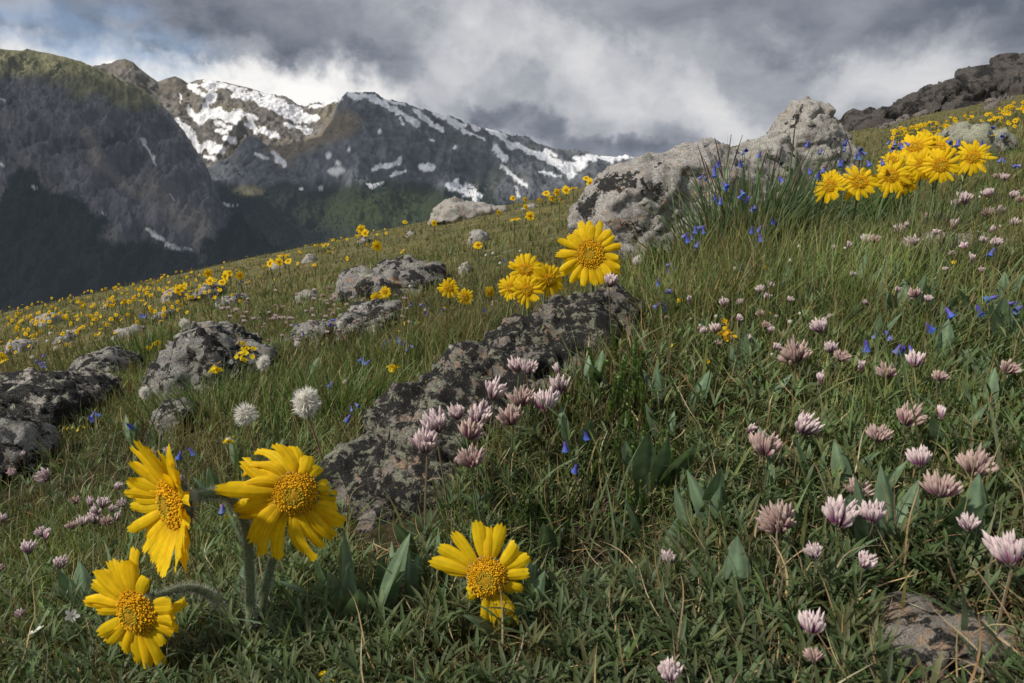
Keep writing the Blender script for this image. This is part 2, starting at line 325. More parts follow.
def mountain(name, label, crest, crestY, footY, footZ, colour, x0, x1, nx, nv, haze, amp, prof=1.0, seed=0, gs=220., back=.5):
    px = np.linspace(x0, x1, nx); cy = interp(crest, px); D = interp(crestY, px); fD = interp(footY, px); fZ = interp(footZ, px)
    ray = at(px, cy, 1.); Pc = ray*(D/ray[:, 1])[:, None]; zc = Pc[:, 2]
    v = np.concatenate([np.linspace(0, 1, nv), 1+back*np.linspace(0, 1, nv//5)[1:]])
    Vv = v[:, None]; f = np.clip(Vv, 0, 1)
    t = ray[:, 0]/ray[:, 1]
    Yy = fD+(D-fD)*f+(D-fD)*np.maximum(Vv-1, 0); Xx = t*Yy
    Zz = fZ+(zc-fZ)*(f**prof)-np.maximum(Vv-1, 0)*(zc-fZ)*.8
    W = np.stack([Xx, Yy, Zz*1.3], -1)
    s = np.maximum(0, 1-np.abs(Vv-1)*8); env = (1-.93*s)*np.minimum(1, f*6+.2)
    gul = ridged(np.stack([Xx/gs, Yy/(gs*3.5), Zz/(gs*4)], -1), 5, seed)
    big = fbm(W/(gs*3.2), 4, seed+9)
    fine = ridged(W/(gs*.33), 4, seed+20)
    Zz = Zz+amp*env*(.75*(gul-.25)+1.1*big+.26*fine)
    P = np.stack([Xx, Yy, Zz], -1); qx, qy, _ = proj(P)
    relief = gul*.6+fine*.4  # painted relief shading: crests coloured lighter, gullies darker
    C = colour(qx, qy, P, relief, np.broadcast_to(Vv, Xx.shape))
    MDATA[name] = (P, qx, qy, np.broadcast_to(Vv, Xx.shape))
    V_, F_, C_ = strips(P[None], C[None])
    o = link(name, mesh_np(name, V_, F_, mountain_mat(name, haze), C_)); tag(o, label, 'mountain', kind='structure'); return o
def lay(C, mask, c): return C*(1-mask[..., None])+np.asarray(c)*mask[..., None]
def pn(qx, qy, sc, s, o=4): return fbm(np.stack([qx/sc, qy/sc*1.3, qx*0+s], -1), o, s)
def snow_from(C, qx, qy, items, nz, c=(.74, .76, .80), soft=.9, grow=1.):
    m = np.zeros(qx.shape); wx = qx+2.6*pn(qx, qy, 7, 71); wy = qy+2.2*pn(qx, qy, 6, 77)
    for it in items:
        if len(it) == 4:
            cx, cy, rx, ry = it; d = np.hypot((wx-cx)/rx, (wy-cy)/ry); k = min(rx, ry); m = np.maximum(m, np.clip((1-d+.45*nz)*k/soft, 0, 1))
        else:
            a, b, c_, d_, w = it; d = seg_d(wx, wy, a, b, c_, d_)-w*grow*(1+.9*nz); m = np.maximum(m, np.clip(-d/soft+.4, 0, 1))
    return lay(C, m, c)
def colA(qx, qy, P, rel, v):
    n = pn(qx, qy, 26, 1, 5); n2_ = pn(qx, qy, 7, 4, 4)
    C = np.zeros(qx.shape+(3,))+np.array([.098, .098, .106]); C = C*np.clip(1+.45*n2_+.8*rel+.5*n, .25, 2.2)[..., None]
    top = interp([(-400, 66), (0, 76), (45, 84), (90, 98), (120, 108), (145, 104), (165, 100), (260, 120)], qx.ravel()).reshape(qx.shape)
    C = lay(C, sst(8, -8, qy-top+14*n), (.19, .185, .105)*(1+.5*n2_[..., None]))
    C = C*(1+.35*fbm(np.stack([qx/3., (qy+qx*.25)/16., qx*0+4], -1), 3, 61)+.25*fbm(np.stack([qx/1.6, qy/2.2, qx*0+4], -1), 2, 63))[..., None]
    for a, b, c, d, w, s in [(82, 128, 100, 165, 8, .8), (100, 165, 140, 195, 7, .7), (118, 105, 125, 135, 4, .3), (150, 185, 200, 225, 20, .55), (180, 215, 205, 240, 16, .6), (20, 160, 60, 200, 12, .3), (60, 225, 130, 240, 10, .35)]:
        C = lay(C, np.clip(1-seg_d(qx+6*n, qy, a, b, c, d)/w, 0, 1)*s, (.26, .235, .21))
    fl = interp([(-400, 195), (0, 210), (18, 168), (45, 180), (75, 205), (110, 232), (150, 236), (190, 262), (215, 240), (240, 205), (300, 200)], qx.ravel()).reshape(qx.shape)
    C = lay(C, sst(-7, 7, qy-fl+22*n+7*n2_)*.93, (.015, .021, .018))
    return snow_from(C, qx, qy, [(142, 139, 148, 150, 1.6), (148, 150, 155, 163, 1.2), (146, 229, 163, 240, 1.6), (166, 244, 178, 249, 2.), (178, 249, 192, 249, 1.6), (0, 100, 4, 99, 1.), (0, 163, 5, 166, 1.1), (170, 195, 174, 200, .8), (32, 187, 36, 188, .9), (102, 213, 106, 215, .9)], n2_, (.66, .66, .68), .5)
def colB(qx, qy, P, rel, v):
    n = pn(qx, qy, 14, 2, 5); n2_ = pn(qx, qy, 5, 6, 4)
    C = np.zeros(qx.shape+(3,))+np.array([.14, .13, .118]); C = C*np.clip(1+.8*n2_+.9*rel, .25, 2.2)[..., None]
    C = lay(C, sst(.0, .5, n)*.6, (.22, .19, .13))
    it = [(190, 86, 214, 85, 1.6), (205, 81, 240, 90, 2.2), (236, 93, 252, 96, 3.4), (212, 92, 206, 112, 4.2), (206, 96, 190, 86, 2), (206, 112, 235, 117, 4.8), (238, 112, 255, 118, 2.4), (200, 118, 8, 5), (188, 108, 200, 122, 2.2),
          (255, 98, 278, 108, 4.6), (270, 104, 306, 118, 5.0), (262, 92, 290, 112, 2.6), (280, 112, 318, 118, 2.6), (250, 118, 256, 132, 2), (262, 130, 276, 136, 2.4), (222, 131, 8, 3.), (184, 128, 200, 148, 3.6), (200, 146, 222, 150, 3.6), (224, 138, 236, 142, 2.2), (178, 119, 184, 126, 1.6),
          (216, 122, 230, 128, 1.8), (288, 125, 310, 131, 2.2), (245, 126, 252, 128, 1.4), (310, 108, 330, 103, 1.4), (322, 102, 345, 99, 1.8), (179, 94, 180, 104, .9), (98, 64, 114, 61, 1.1), (205, 156, 214, 158, 1.6), (238, 150, 246, 153, 1.4)]
    return snow_from(C, qx, qy, it, n2_, (.88, .88, .90), .5, 1.3)
def colC(qx, qy, P, rel, v):
    n = pn(qx, qy, 22, 3, 5); n2_ = pn(qx, qy, 6, 8, 4)
    C = np.zeros(qx.shape+(3,))+np.array([.098, .104, .115]); C = C*np.clip(1+.5*n2_+.9*rel+.4*n, .25, 2.3)[..., None]
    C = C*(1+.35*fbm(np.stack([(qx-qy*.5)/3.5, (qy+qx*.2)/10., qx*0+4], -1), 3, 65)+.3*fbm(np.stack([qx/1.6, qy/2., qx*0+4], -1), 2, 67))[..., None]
    C = lay(C, sst(20, 6, seg_d(qx, qy, 280, 150, 345, 124)*(1+.3*n))*.85, (.23, .185, .125)*(1+.4*n2_[..., None]))
    C = lay(C, sst(.05, .4, n)*.4*sst(420, 470, qx), (.09, .10, .06))
    fl = interp([(150, 196), (260, 182), (330, 184), (400, 182), (470, 196), (560, 200), (700, 200)], qx.ravel()).reshape(qx.shape)
    C = lay(C, sst(-6, 6, qy-fl+12*n)*.9, (.02, .03, .018))
    C = lay(C, np.clip(1.3-np.hypot((qx-385)/75, (qy-212)/24), 0, 1), (.055, .075, .028))  # green slope, with its sunlit paleness put into the colour
    C = lay(C, np.clip(1.2-np.hypot((qx-250)/40, (qy-238)/8), 0, 1)*.8, (.075, .09, .035))
    C = lay(C, np.clip(1-np.hypot((qx-249)/18, (qy-191)/8), 0, 1)*.9, (.34, .30, .19))  # pale tan ground, its patch of sunlight painted into the colour
    it = [(326, 105, 340, 100, 2), (350, 94, 358, 97, 2.4), (362, 94, 374, 97, 1.8), (372, 99, 392, 108, 2.4), (392, 108, 418, 124, 2.2), (384, 100, 404, 105, 1.2), (415, 111, 441, 130, 2.0), (433, 114, 463, 126, 2.4), (464, 131, 484, 139, 1.5), (472, 123, 478, 129, 2.4),
          (487, 130, 506, 137, 2.2), (500, 136, 512, 148, 2.2), (495, 148, 506, 158, 3.), (501, 167, 526, 186, 1.8), (515, 146, 545, 158, 2.4), (540, 152, 560, 165, 2.6), (550, 160, 570, 172, 4.), (566, 166, 582, 164, 4.2), (545, 149, 556, 156, 1.6), (576, 159, 633, 156, 2.2), (590, 156, 612, 162, 1.6),
          (426, 167, 10, 5), (385, 165, 400, 161, 2.6), (372, 170, 385, 164, 1.6), (391, 176, 404, 171, 2), (337, 171, 8, 4.4), (327, 156, 4, 3), (338, 163, 3, 3), (455, 186, 478, 196, 5.), (448, 184, 462, 186, 1.6), (380, 131, 2, 3.4), (322, 188, 3, 4), (256, 154, 268, 158, 1.8),
          (272, 152, 278, 162, 1.4), (279, 158, 284, 164, 2.4), (328, 155, 3, 3), (321, 188, 3, 4), (300, 189, 2.4, 2), (382, 182, 374, 186, 1.4), (365, 184, 372, 188, 1.4), (214, 203, 236, 206, 1.4), (215, 210, 218, 214, 1.2), (400, 118, 404, 124, 1.2), (432, 140, 2, 2), (455, 147, 2.4, 1.8), (516, 187, 520, 196, 1.2), (350, 150, 2, 3), (540, 172, 560, 176, 1.2)]
    return snow_from(C, qx, qy, it, n2_, (.86, .88, .92), .5, 1.15)
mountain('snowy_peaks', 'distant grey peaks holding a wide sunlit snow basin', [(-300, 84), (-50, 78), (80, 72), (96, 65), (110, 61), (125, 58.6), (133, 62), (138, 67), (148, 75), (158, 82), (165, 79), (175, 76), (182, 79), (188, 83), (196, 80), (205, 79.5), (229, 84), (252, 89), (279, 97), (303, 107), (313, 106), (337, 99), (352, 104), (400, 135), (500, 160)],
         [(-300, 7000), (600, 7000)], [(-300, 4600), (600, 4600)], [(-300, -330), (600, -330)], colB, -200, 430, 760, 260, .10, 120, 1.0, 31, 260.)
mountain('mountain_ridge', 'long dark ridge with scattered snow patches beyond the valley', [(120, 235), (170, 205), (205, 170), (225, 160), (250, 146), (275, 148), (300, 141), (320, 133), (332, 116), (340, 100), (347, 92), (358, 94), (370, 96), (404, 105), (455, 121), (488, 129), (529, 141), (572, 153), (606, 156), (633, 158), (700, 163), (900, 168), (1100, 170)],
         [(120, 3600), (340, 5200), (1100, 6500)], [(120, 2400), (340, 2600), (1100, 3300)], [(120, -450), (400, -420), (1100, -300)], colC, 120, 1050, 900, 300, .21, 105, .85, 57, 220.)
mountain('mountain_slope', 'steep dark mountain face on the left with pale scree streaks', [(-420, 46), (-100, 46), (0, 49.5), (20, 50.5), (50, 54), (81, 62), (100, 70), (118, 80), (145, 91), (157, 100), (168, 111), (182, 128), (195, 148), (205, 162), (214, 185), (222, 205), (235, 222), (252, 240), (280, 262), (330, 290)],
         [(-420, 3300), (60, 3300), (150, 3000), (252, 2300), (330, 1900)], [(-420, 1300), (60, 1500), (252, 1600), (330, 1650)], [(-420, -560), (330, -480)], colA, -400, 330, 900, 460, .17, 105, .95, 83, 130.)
# ------------------------------------------------------------------ rocks
ROCKV = []
def rock(name, label, hulls, mat, vox, amp, seed, cat='boulder', group=None, lich=None):
    """hulls: list of point lists (world); union by voxel remesh, then worn and broken up by noise"""
    bm = bmesh.new()
    for pts in hulls:
        b2 = bmesh.new()
        for p in pts: b2.verts.new(Vector(p))
        r = bmesh.ops.convex_hull(b2, input=b2.verts[:]); dele = [g for g in r['geom_interior']+r['geom_unused'] if isinstance(g, bmesh.types.BMVert)]
        if dele: bmesh.ops.delete(b2, geom=list(set(dele)), context='VERTS')
        tmp = bpy.data.meshes.new('t'); b2.to_mesh(tmp); b2.free(); bm.from_mesh(tmp); bpy.data.meshes.remove(tmp)
    me = bpy.data.meshes.new('t'); bm.to_mesh(me); bm.free(); ob = bpy.data.objects.new('t', me); COL.objects.link(ob)
    r = ob.modifiers.new('r', 'REMESH'); r.mode = 'VOXEL'; r.voxel_size = vox
    s = ob.modifiers.new('s', 'SMOOTH'); s.iterations = 2; s.factor = .5
    dg = bpy.context.evaluated_depsgraph_get(); dg.update(); em = bpy.data.meshes.new_from_object(ob.evaluated_get(dg)); bpy.data.objects.remove(ob); bpy.data.meshes.remove(me)
    n = len(em.vertices); co_ = np.empty(n*3, np.float32); em.vertices.foreach_get('co', co_); V = co_.reshape(-1, 3).astype(float)
    no = np.empty(n*3, np.float32); em.vertex_normals.foreach_get('vector', no); Nn = no.reshape(-1, 3).astype(float)
    S = amp; big = fbm(V/(S*5)+seed*7.1, 3, seed); stepn = fbm(V/(S*2.6)+seed*3.3, 2, seed+5); blocky = np.round(stepn*4)/4*.6+stepn*.4
    crack = -np.maximum(0, .12-np.abs(fbm(V/(S*4)+seed, 3, seed+11)))*4
    fine = fbm(V/(S*.55)+seed, 4, seed+15); rg = ridged(V/(S*1.2)+seed, 3, seed+19)
    wp = V+S*.5*np.stack([fbm(V/(S*1.5)+q, 2, seed+30) for q in (0, 5, 9)], -1); f1, e1 = worley(wp/(S*5.5)+seed, seed); f2_, e2 = worley(wp/(S*2.1)+seed, seed+40)
    V = V+Nn*(S*(.40*big+.45*blocky+.25*crack+.24*fine+.20*rg+.80*f1+.42*f2_-.45*np.exp(-(e1/.06)**2)-.12*np.exp(-(e2/.1)**2)))[:, None]
    if lich:
        qx, qy, _ = proj(V); at2 = em.attributes.new('lich', 'FLOAT', 'POINT'); m_ = np.zeros(n)
        for cx, cy, rx, ry, k_ in lich: m_ = m_+k_*np.clip(1.4-np.hypot((qx-cx)/rx, (qy-cy)/ry), 0, 1)
        at2.data.foreach_set('value', m_.astype(np.float32))
    c0 = V.mean(0); c0[2] = V[:, 2].min(); em.vertices.foreach_set('co', (V-c0).astype(np.float32).ravel()); em.update()
    em.polygons.foreach_set('use_smooth', np.ones(len(em.polygons), bool)); em.name = name; em.materials.clear(); em.materials.append(mat)
    o = link(name, em, loc=c0); tag(o, label, cat, group)
    polys = np.empty(len(em.loops), np.int32); em.loops.foreach_get('vertex_index', polys)
    ROCKV.append((V, [tuple(p.vertices) for p in em.polygons])); return o
def shell(outline, Z, th, fr=.45, bk=.3, shrink=.66):
    """outline measured in the photo at depth Z, bulging toward the viewer and back"""
    o = np.array(outline, float); zs = o[:, 2] if o.shape[1] > 2 else np.full(len(o), Z); c = o[:, :2].mean(0); P = [at(o[:, 0], o[:, 1], zs)]
    s = c+(o[:, :2]-c)*shrink; P.append(at(s[:, 0], s[:, 1], zs-th*fr)); Q = at(o[:, 0], o[:, 1], zs); Q = Q+np.array([0, 1, 0])*th*bk; P.append(Q)
    m = Q.mean(0); Q2 = m+(Q-m)*shrink+np.array([0, th*(1-bk), -th*.1]); P.append(Q2); return np.concatenate(P)
RA = rock_mat('lichen_rock_dark',   .085, .74, .42, .30, (.25, .225, .205), off=2.3, yellow=.34, dark=.74, bump=1.)
RB = rock_mat('lichen_rock_grey', .24, .28, .30, .22, (.36, .345, .33), off=5.1, yellow=.10, dark=.9, pcol=(.42, .41, .35), bump=.9)
RC = rock_mat('lichen_rock_mixed', .17, .60, .46, .18, (.27, .26, .25), off=9.4, yellow=.12, dark=.85, pcol=(.55, .55, .49), bump=1.)
RD = rock_mat('pale_granite', .20, .30, .42, .22, (.40, .385, .36), off=13.4, yellow=.12, dark=.9, pcol=(.46, .45, .40), bump=.9)
RE = rock_mat('brown_speckled_rock', .06, .48, .25, .32, (.26, .235, .21), off=17.4, yellow=.0, dark=.72, bump=.8)
RF = rock_mat('dark_crag_rock', 1.1, .5, .0, .0, (.10, .09, .085), off=21., yellow=0., dark=.8)
# large lichen rock in the middle
ridge = [(316, 505, .80), (326, 468, .83), (362, 425, .88), (400, 385, .92), (455, 346, .96), (510, 320, 1.0), (560, 297, 1.03), (608, 288, 1.05), (650, 298, 1.07), (678, 326, 1.08)]
P0 = np.array([at(*q) for q in ridge]); front = np.array([at(*q) for q in [(338, 585, .75), (420, 600, .75), (500, 560, .82), (580, 490, .90), (650, 420, .98), (676, 385, 1.02), (425, 480, .78), (520, 405, .89), (600, 345, .97)]])
back = P0+np.array([.03, .16, -.16])
BX_ = None
rock('lichen_rock', 'large slanting boulder crusted with black, pale green and tan lichen in the middle', [np.concatenate([P0, front, back])], RA, .0065, .023, 3, 'boulder')
rock('lichen_rock', 'long pale grey boulder with a black lichen patch, standing behind the grass tuft',
     [shell([(572, 228), (577, 210), (602, 182), (640, 161), (690, 146), (714, 141), (740, 154), (765, 168), (775, 215), (760, 290), (600, 290)], 2.75, .8, .3)], RB, .012, .028, 5, lich=[(632, 182, 30, 9, .52), (606, 186, 12, 9, .5), (588, 207, 14, 12, .45), (656, 195, 8, 10, .4), (720, 180, 50, 30, -.5)])
rock('lichen_rock', 'pointed pale grey boulder on the skyline behind the yellow flowers',
     [shell([(770, 156), (790, 124), (803, 102), (808, 98), (828, 104), (842, 122), (862, 156), (880, 230), (740, 230)], 3.3, .55, .2, shrink=.5), shell([(738, 156), (757, 138), (785, 134), (800, 160), (800, 230), (730, 230)], 3.0, .45, .3, shrink=.6)], RD, .011, .020, 7)
def by_ground(px, py): 
    z = solve(px, py, 0.); return 3. if z is None else z
def rk(label, outline, base, th, mat, vox, amp, seed, group=None, sink=.04):
    Z = by_ground(*base)+th*.4; o = [list(p) for p in outline]
    ys = [p[1] for p in o]; ymax = max(ys)
    extra = sink/Z*FPX*1.5
    o = [(p[0], p[1]+(extra if p[1] > ymax-6 else 0)) for p in o]
    return rock('lichen_rock', label, [shell(o, Z, th)], mat, vox, amp, seed, 'rock', group)
rk('grey rock with white lichen, left of the yellow wallflower', [(146, 376), (162, 352), (186, 330), (203, 325), (225, 337), (258, 350), (270, 364), (258, 378), (200, 390), (154, 394)], (200, 398), .20, RC, .009, .019, 11)
rk('low brown rock sloping below the white lichen rock', [(134, 440), (152, 412), (176, 404), (190, 410), (184, 430), (160, 442)], (160, 440), .10, RC, .008, .010, 12)
rk('black and pale lichen rock at the left edge of the photo', [(-60, 400), (-20, 384), (20, 382), (55, 388), (76, 402), (78, 425), (60, 440), (0, 455), (-60, 455)], (20, 452), .28, rock_mat('lichen_rock_black', .22, .72, .30, .10, off=25.), .009, .014, 13)
rk('low rounded rock below the black lichen rock at the left edge', [(-60, 432), (-10, 425), (20, 440), (30, 462), (26, 480), (-60, 490)], (10, 488), .14, RC, .009, .012, 14)
rk('flat mottled rock in the grass right of the edge rocks', [(66, 372), (80, 358), (105, 353), (122, 366), (128, 386), (90, 392), (55, 388)], (92, 388), .20, RC, .010, .013, 15)
rk('rough grey boulder half sunk in the slope left of two yellow heads', [(340, 298), (347, 282), (368, 270), (396, 267), (428, 271), (442, 284), (436, 299), (400, 302), (350, 304)], (392, 300), .5, rock_mat('mottled_rock', .3, .5, .34, .2, (.27, .26, .25), off=44., dark=.8), .016, .045, 16)
rk('dark flat rock in a line below the rough grey boulder', [(330, 333), (340, 318), (368, 313), (398, 308), (400, 322), (370, 334), (345, 338)], (366, 334), .3, RC, .013, .025, 17)
rk('dark small rock left of the flat rock line', [(283, 340), (300, 330), (330, 328), (335, 338), (300, 346)], (310, 343), .25, RC, .012, .02, 18)
rk('pale rock on the crest below the snowy ridge', [(428, 222), (436, 208), (448, 201), (466, 204), (480, 208), (505, 208), (510, 218), (470, 224)], (466, 220), .9, RD, .03, .045, 19)
rk('small white rock in the grass below the crest rock', [(466, 240), (470, 232), (480, 230), (488, 235), (488, 242), (476, 245)], (478, 243), .2, RD, .012, .012, 20)
rk('pale pink rock beside the rough grey boulder', [(457, 273), (460, 266), (466, 263), (471, 267), (471, 275)], (464, 274), .15, RD, .010, .010, 21)
small = [(186, 296, 212, 284, 228, 300), (38, 325, 46, 314, 58, 326), (28, 322, 40, 315, 52, 324), (106, 338, 122, 328, 142, 340), (50, 342, 62, 336, 78, 345), (158, 300, 170, 290, 178, 302), (212, 304, 232, 296, 246, 306),
         (0, 352, 14, 342, 30, 356), (148, 318, 160, 312, 176, 320), (268, 268, 276, 262, 288, 269), (100, 307, 108, 301, 118, 308), (64, 334, 70, 330, 78, 336), (176, 336, 186, 330, 198, 338), (290, 300, 304, 292, 322, 302), (355, 243, 364, 237, 374, 244), (300, 262, 308, 256, 318, 263), (402, 236, 410, 231, 420, 237), (520, 208, 530, 203, 540, 209)]
for i, (xa, ya, xm, ym, xb, yb) in enumerate(small):
    rk('small lichen spotted stone showing through the left meadow', [(xa, ya), ((xa+xm)/2, ym+2), (xm, ym), ((xb+xm)/2, ym+1), (xb, yb), (xm, (ya+yb)/2+2)], (xm, (ya+yb)/2), .2, (RC, RD)[i % 2], .016, .018, 30+i, 'small stones in the left meadow', .02)
rk('brown speckled rock in the bottom right corner', [(868, 700), (880, 668), (905, 645), (935, 628), (968, 622), (1000, 634), (1040, 655), (1080, 690), (1060, 740), (880, 740)], (950, 720), .14, RE, .006, .009, 60)
rk('low grey rock in the shaded grass below the large lichen boulder', [(362, 592), (382, 578), (408, 572), (430, 578), (438, 592), (400, 600)], (400, 592), .06, rock_mat('dull_rock', .12, .5, .25, .4, (.2, .18, .17), off=31., yellow=0.), .006, .007, 61)
rk('flat grey stone lying in the clover on the right', [(930, 243), (960, 237), (1000, 236), (1040, 240), (1040, 248), (960, 250)], (980, 250), .2, RD, .012, .012, 62)
rk('pale lichen rock behind the right yellow flower', [(957, 144), (968, 132), (985, 125), (1004, 125), (1014, 131), (1030, 148), (1000, 156)], (1000, 152), .5, rock_mat('white_lichen_rock', .3, .52, .72, .1, off=41., dark=.8), .025, .05, 63)
# dark crag on the skyline: a row of broken buttresses, one outcrop
cr = []
for pts, Z in [([(850, 140), (868, 122), (880, 110), (898, 104), (905, 112), (906, 140)], 17.2), ([(890, 140), (900, 106), (912, 96), (920, 97), (923, 110), (925, 140)], 17.6), ([(915, 140), (924, 112), (934, 99), (946, 86), (958, 82), (975, 90), (980, 135)], 17.2),
               ([(960, 130), (960, 84), (980, 74), (1000, 71), (1020, 74), (1020, 125)], 18.0), ([(1000, 130), (1005, 72), (1020, 60), (1045, 50), (1080, 48), (1120, 60), (1120, 130)], 17.6), ([(1100, 130), (1110, 50), (1150, 36), (1220, 30), (1280, 60), (1280, 130)], 18.0)]:
    cr.append(shell(pts, Z, 2.4, .3))
rock('rock_crag', 'dark craggy outcrop on the skyline above the right slope', cr, RF, .065, .27, 71, 'crag')
SCR = rock_mat('scree_rock', .5, .35, .25, .0, (.20, .18, .165), off=50., dark=.8)
for i in range(26):
    px = RNG.uniform(880, 1050); py = np.interp(px, [880, 1024, 1060], [128, 98, 90])+RNG.normal(0, 3.5); w = RNG.uniform(3, 8); h = w*RNG.uniform(.4, .7)
    rk('brown scree block lying at the foot of the dark crag', [(px-w, py), (px-w*.6, py-h), (px+w*.3, py-h*1.3), (px+w, py-h*.3), (px+w*.9, py+1), (px, py+2)], (px, py), .4, SCR, .045, .06, 80+i, 'scree blocks under the crag', .03)
trees_b = []
_v = []; _f = []; _n = 0
for V, Fp in ROCKV:
    _v += [tuple(p) for p in V]; _f += [tuple(i+_n for i in f) for f in Fp]; _n += len(V)
ROCKBVH = BVHTree.FromPolygons(_v, _f); del _v, _f
def rock_free(x, y, z):
    keep = np.ones(len(x), bool); up = Vector((0, 0, 1))
    for i in range(len(x)):
        if y[i] > 7: continue
        h = ROCKBVH.ray_cast(Vector((x[i], y[i], z[i]-.02)), up, .6)
        if h[0] is not None and h[1].z > 0 and h[3] > .034: keep[i] = False
    return keep
# ------------------------------------------------------------------ grass and low leaves
def scatter(n, pxr=(-380, 1480), ymax=980, Zmin=.34, Zmax=16.):
    """plants spread over the slope, thinning with distance"""
    px = RNG.uniform(*pxr, n); q = RNG.uniform(1/Zmax, 1/Zmin, n); Z = 1/q
    x = (px-512)/FPX*Z; y = Z/CP*(1-.0)  # refine y so that depth is Z on the ground
    for _ in range(3): y = (Z+ground(x, y)*SP)/CP
    return x, y, ground(x, y), Z, px
def blades(x, y, z, h, w, lean, curl, az, c0, c1, segs=5, taper=1.6, twist=None, sway=0.):
    n = len(x); t = np.linspace(0, 1, segs+1)[None]; th = lean[:, None]+curl[:, None]*t
    azz = az[:, None]+sway*np.sin(t*5+az[:, None]*3)
    dx = np.sin(th)*np.cos(azz); dy = np.sin(th)*np.sin(azz); dz = np.cos(th); ds = (h/segs)[:, None]
    C = np.stack([np.cumsum(q*ds, 1)-q[:, :1]*ds for q in (dx, dy, dz)], -1); C = C+np.stack([x, y, z], -1)[:, None]
    tw = az+np.pi/2 if twist is None else twist
    sd = np.stack([np.cos(tw), np.sin(tw), tw*0], -1)[:, None]
    ww = (w[:, None]*np.clip(1-t**taper, .04, 1)*np.minimum(1, .55+t*2))[..., None]*.5
    G = np.stack([C-sd*ww, C+sd*ww], 2)
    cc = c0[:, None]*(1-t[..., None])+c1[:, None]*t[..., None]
    return G, np.repeat(cc[:, :, None], 2, 2)
def pick(pal, n, jit=.18):
    pal = np.array(pal); c = pal[RNG.integers(0, len(pal), n)]; return c*(1+RNG.normal(0, jit, (n, 1)))*(1+RNG.normal(0, .05, (n, 3)))
GREEN = [(.078, .130, .034), (.108, .168, .045), (.138, .19, .065), (.088, .145, .055), (.11, .165, .08), (.17, .18, .065)]
CLEAR = [(166, 504, .50, 70), (296, 500, .53, 70), (139, 611, .52, 56), (490, 598, .515, 70), (449, 290, 2.1, 12), (465, 298, 2.05, 11), (490, 292, 2.1, 8), (380, 296, 2.4, 12), (960, 660, .47, 62), (395, 500, .78, 40), (400, 570, .68, 26), (590, 254, 1.1, 34), (527, 282, 1.3, 28), (840, 516, .55, 18), (781, 518, .55, 20), (1014, 554, .5, 22), (812, 630, .46, 15), (942, 487, .6, 16), (922, 460, .62, 12), (802, 425, .72, 13), (766, 445, .7, 16), (977, 464, .6, 17), (395, 470, .8, 50), (345, 500, .75, 24), (440, 455, .72, 36), (874, 515, .55, 13), (863, 561, .52, 12), (970, 525, .55, 12)]
def clear(x, y, Z, px, h=.055):           # turf is short in front of the tall flowers and the bare rock faces
    k = np.ones(len(x), bool); top = proj(np.stack([x, y, ground(x, y)+h], -1))[1]
    for cx, cy, cz, r in CLEAR: k &= ~((Z < cz-.005) & (np.abs(px-cx) < r*.95) & (top < cy+r*.75) & (RNG.random(len(x)) < .78))
    return k
def field(n, hmul=1., seed=0, hc=.055, **kw):
    x, y, z, Z, px = scatter(n, **kw); py = proj(np.stack([x, y, z], -1))[1]
    clump = n2(x, y, 7, 3, 50+seed); big = n2(x, y, 1.6, 3, 60+seed)
    dens = np.clip(.75+.8*clump+.3*big, .42, 1)
    # bare hollow in the middle foreground and thin litter patch to its upper right
    (hx, hy) = BUMPS[2][0]; dens *= sst(.05, .09, np.hypot((x-hx)*1.1, (y-hy)*.8))*.97+.03
    lit = np.exp(-(((px-718)/55)**2+((py-425)/45)**2))+np.exp(-(((px-655)/45)**2+((py-500)/60)**2))*.8
    dens *= 1-.30*np.clip(lit, 0, 1)
    k = (RNG.random(n) < dens); x, y, z, Z, px, py, big, clump = (q[k] for q in (x, y, z, Z, px, py, big, clump))
    k = rock_free(x, y, z); k &= clear(x, y, Z, px, (.06 if seed == 4 else .055)); return tuple(q[k] for q in (x, y, z, Z, px, py, big, clump))
def drift(x, y, c):
    a_ = n2(x, y, 5.5, 3, 120); b_ = n2(x, y, 2.1, 3, 123); c = c*np.clip(.92+.75*a_+.3*b_, .42, 1.5)[:, None]
    k_ = np.clip(.9*n2(x, y, 8., 3, 127)+.15, 0, .55)[:, None]; return c*(1-k_)+(c.mean(1, keepdims=True)*np.array([1.38, 1.08, .48]))*k_
def wmin(w, Z, f=.95): return np.maximum(w, Z/FPX*f)
a = Acc()
x, y, z, Z, px, py, big, cl = field(140000); n = len(x)
h = RNG.uniform(.035, .085, n)*(1+.45*big+.3*cl)
h *= 1+.55*np.exp(-((px-700)/130)**2-((py-300)/60)**2)+.6*np.exp(-((px-400)/120)**2-((py-370)/60)**2)+.5*np.exp(-((px-240)/80)**2-((py-420)/40)**2)
h *= 1-.42*sst(.85, .45, Z)
h *= 1-.3*sst(2.5, 8, Z); w = wmin(RNG.uniform(.0012, .0026, n), Z)
azm = RNG.normal(.5, 1.5, n); c0 = pick(GREEN, n)*(.62+.38*sst(.42, .8, Z))[:, None]  # nearest blades coloured darker to stand in for foreground shade
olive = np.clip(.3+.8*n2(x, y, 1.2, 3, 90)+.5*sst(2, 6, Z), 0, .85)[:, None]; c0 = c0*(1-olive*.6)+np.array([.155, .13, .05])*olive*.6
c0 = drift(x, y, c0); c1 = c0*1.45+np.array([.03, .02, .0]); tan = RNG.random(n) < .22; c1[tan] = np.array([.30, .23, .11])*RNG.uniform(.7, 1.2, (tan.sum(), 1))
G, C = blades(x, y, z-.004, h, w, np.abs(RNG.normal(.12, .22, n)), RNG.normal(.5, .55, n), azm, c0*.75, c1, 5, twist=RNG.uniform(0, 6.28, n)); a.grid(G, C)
x, y, z, Z, px, py, big, cl = field(88000, seed=2, Zmin=1.5, Zmax=24.); n = len(x)
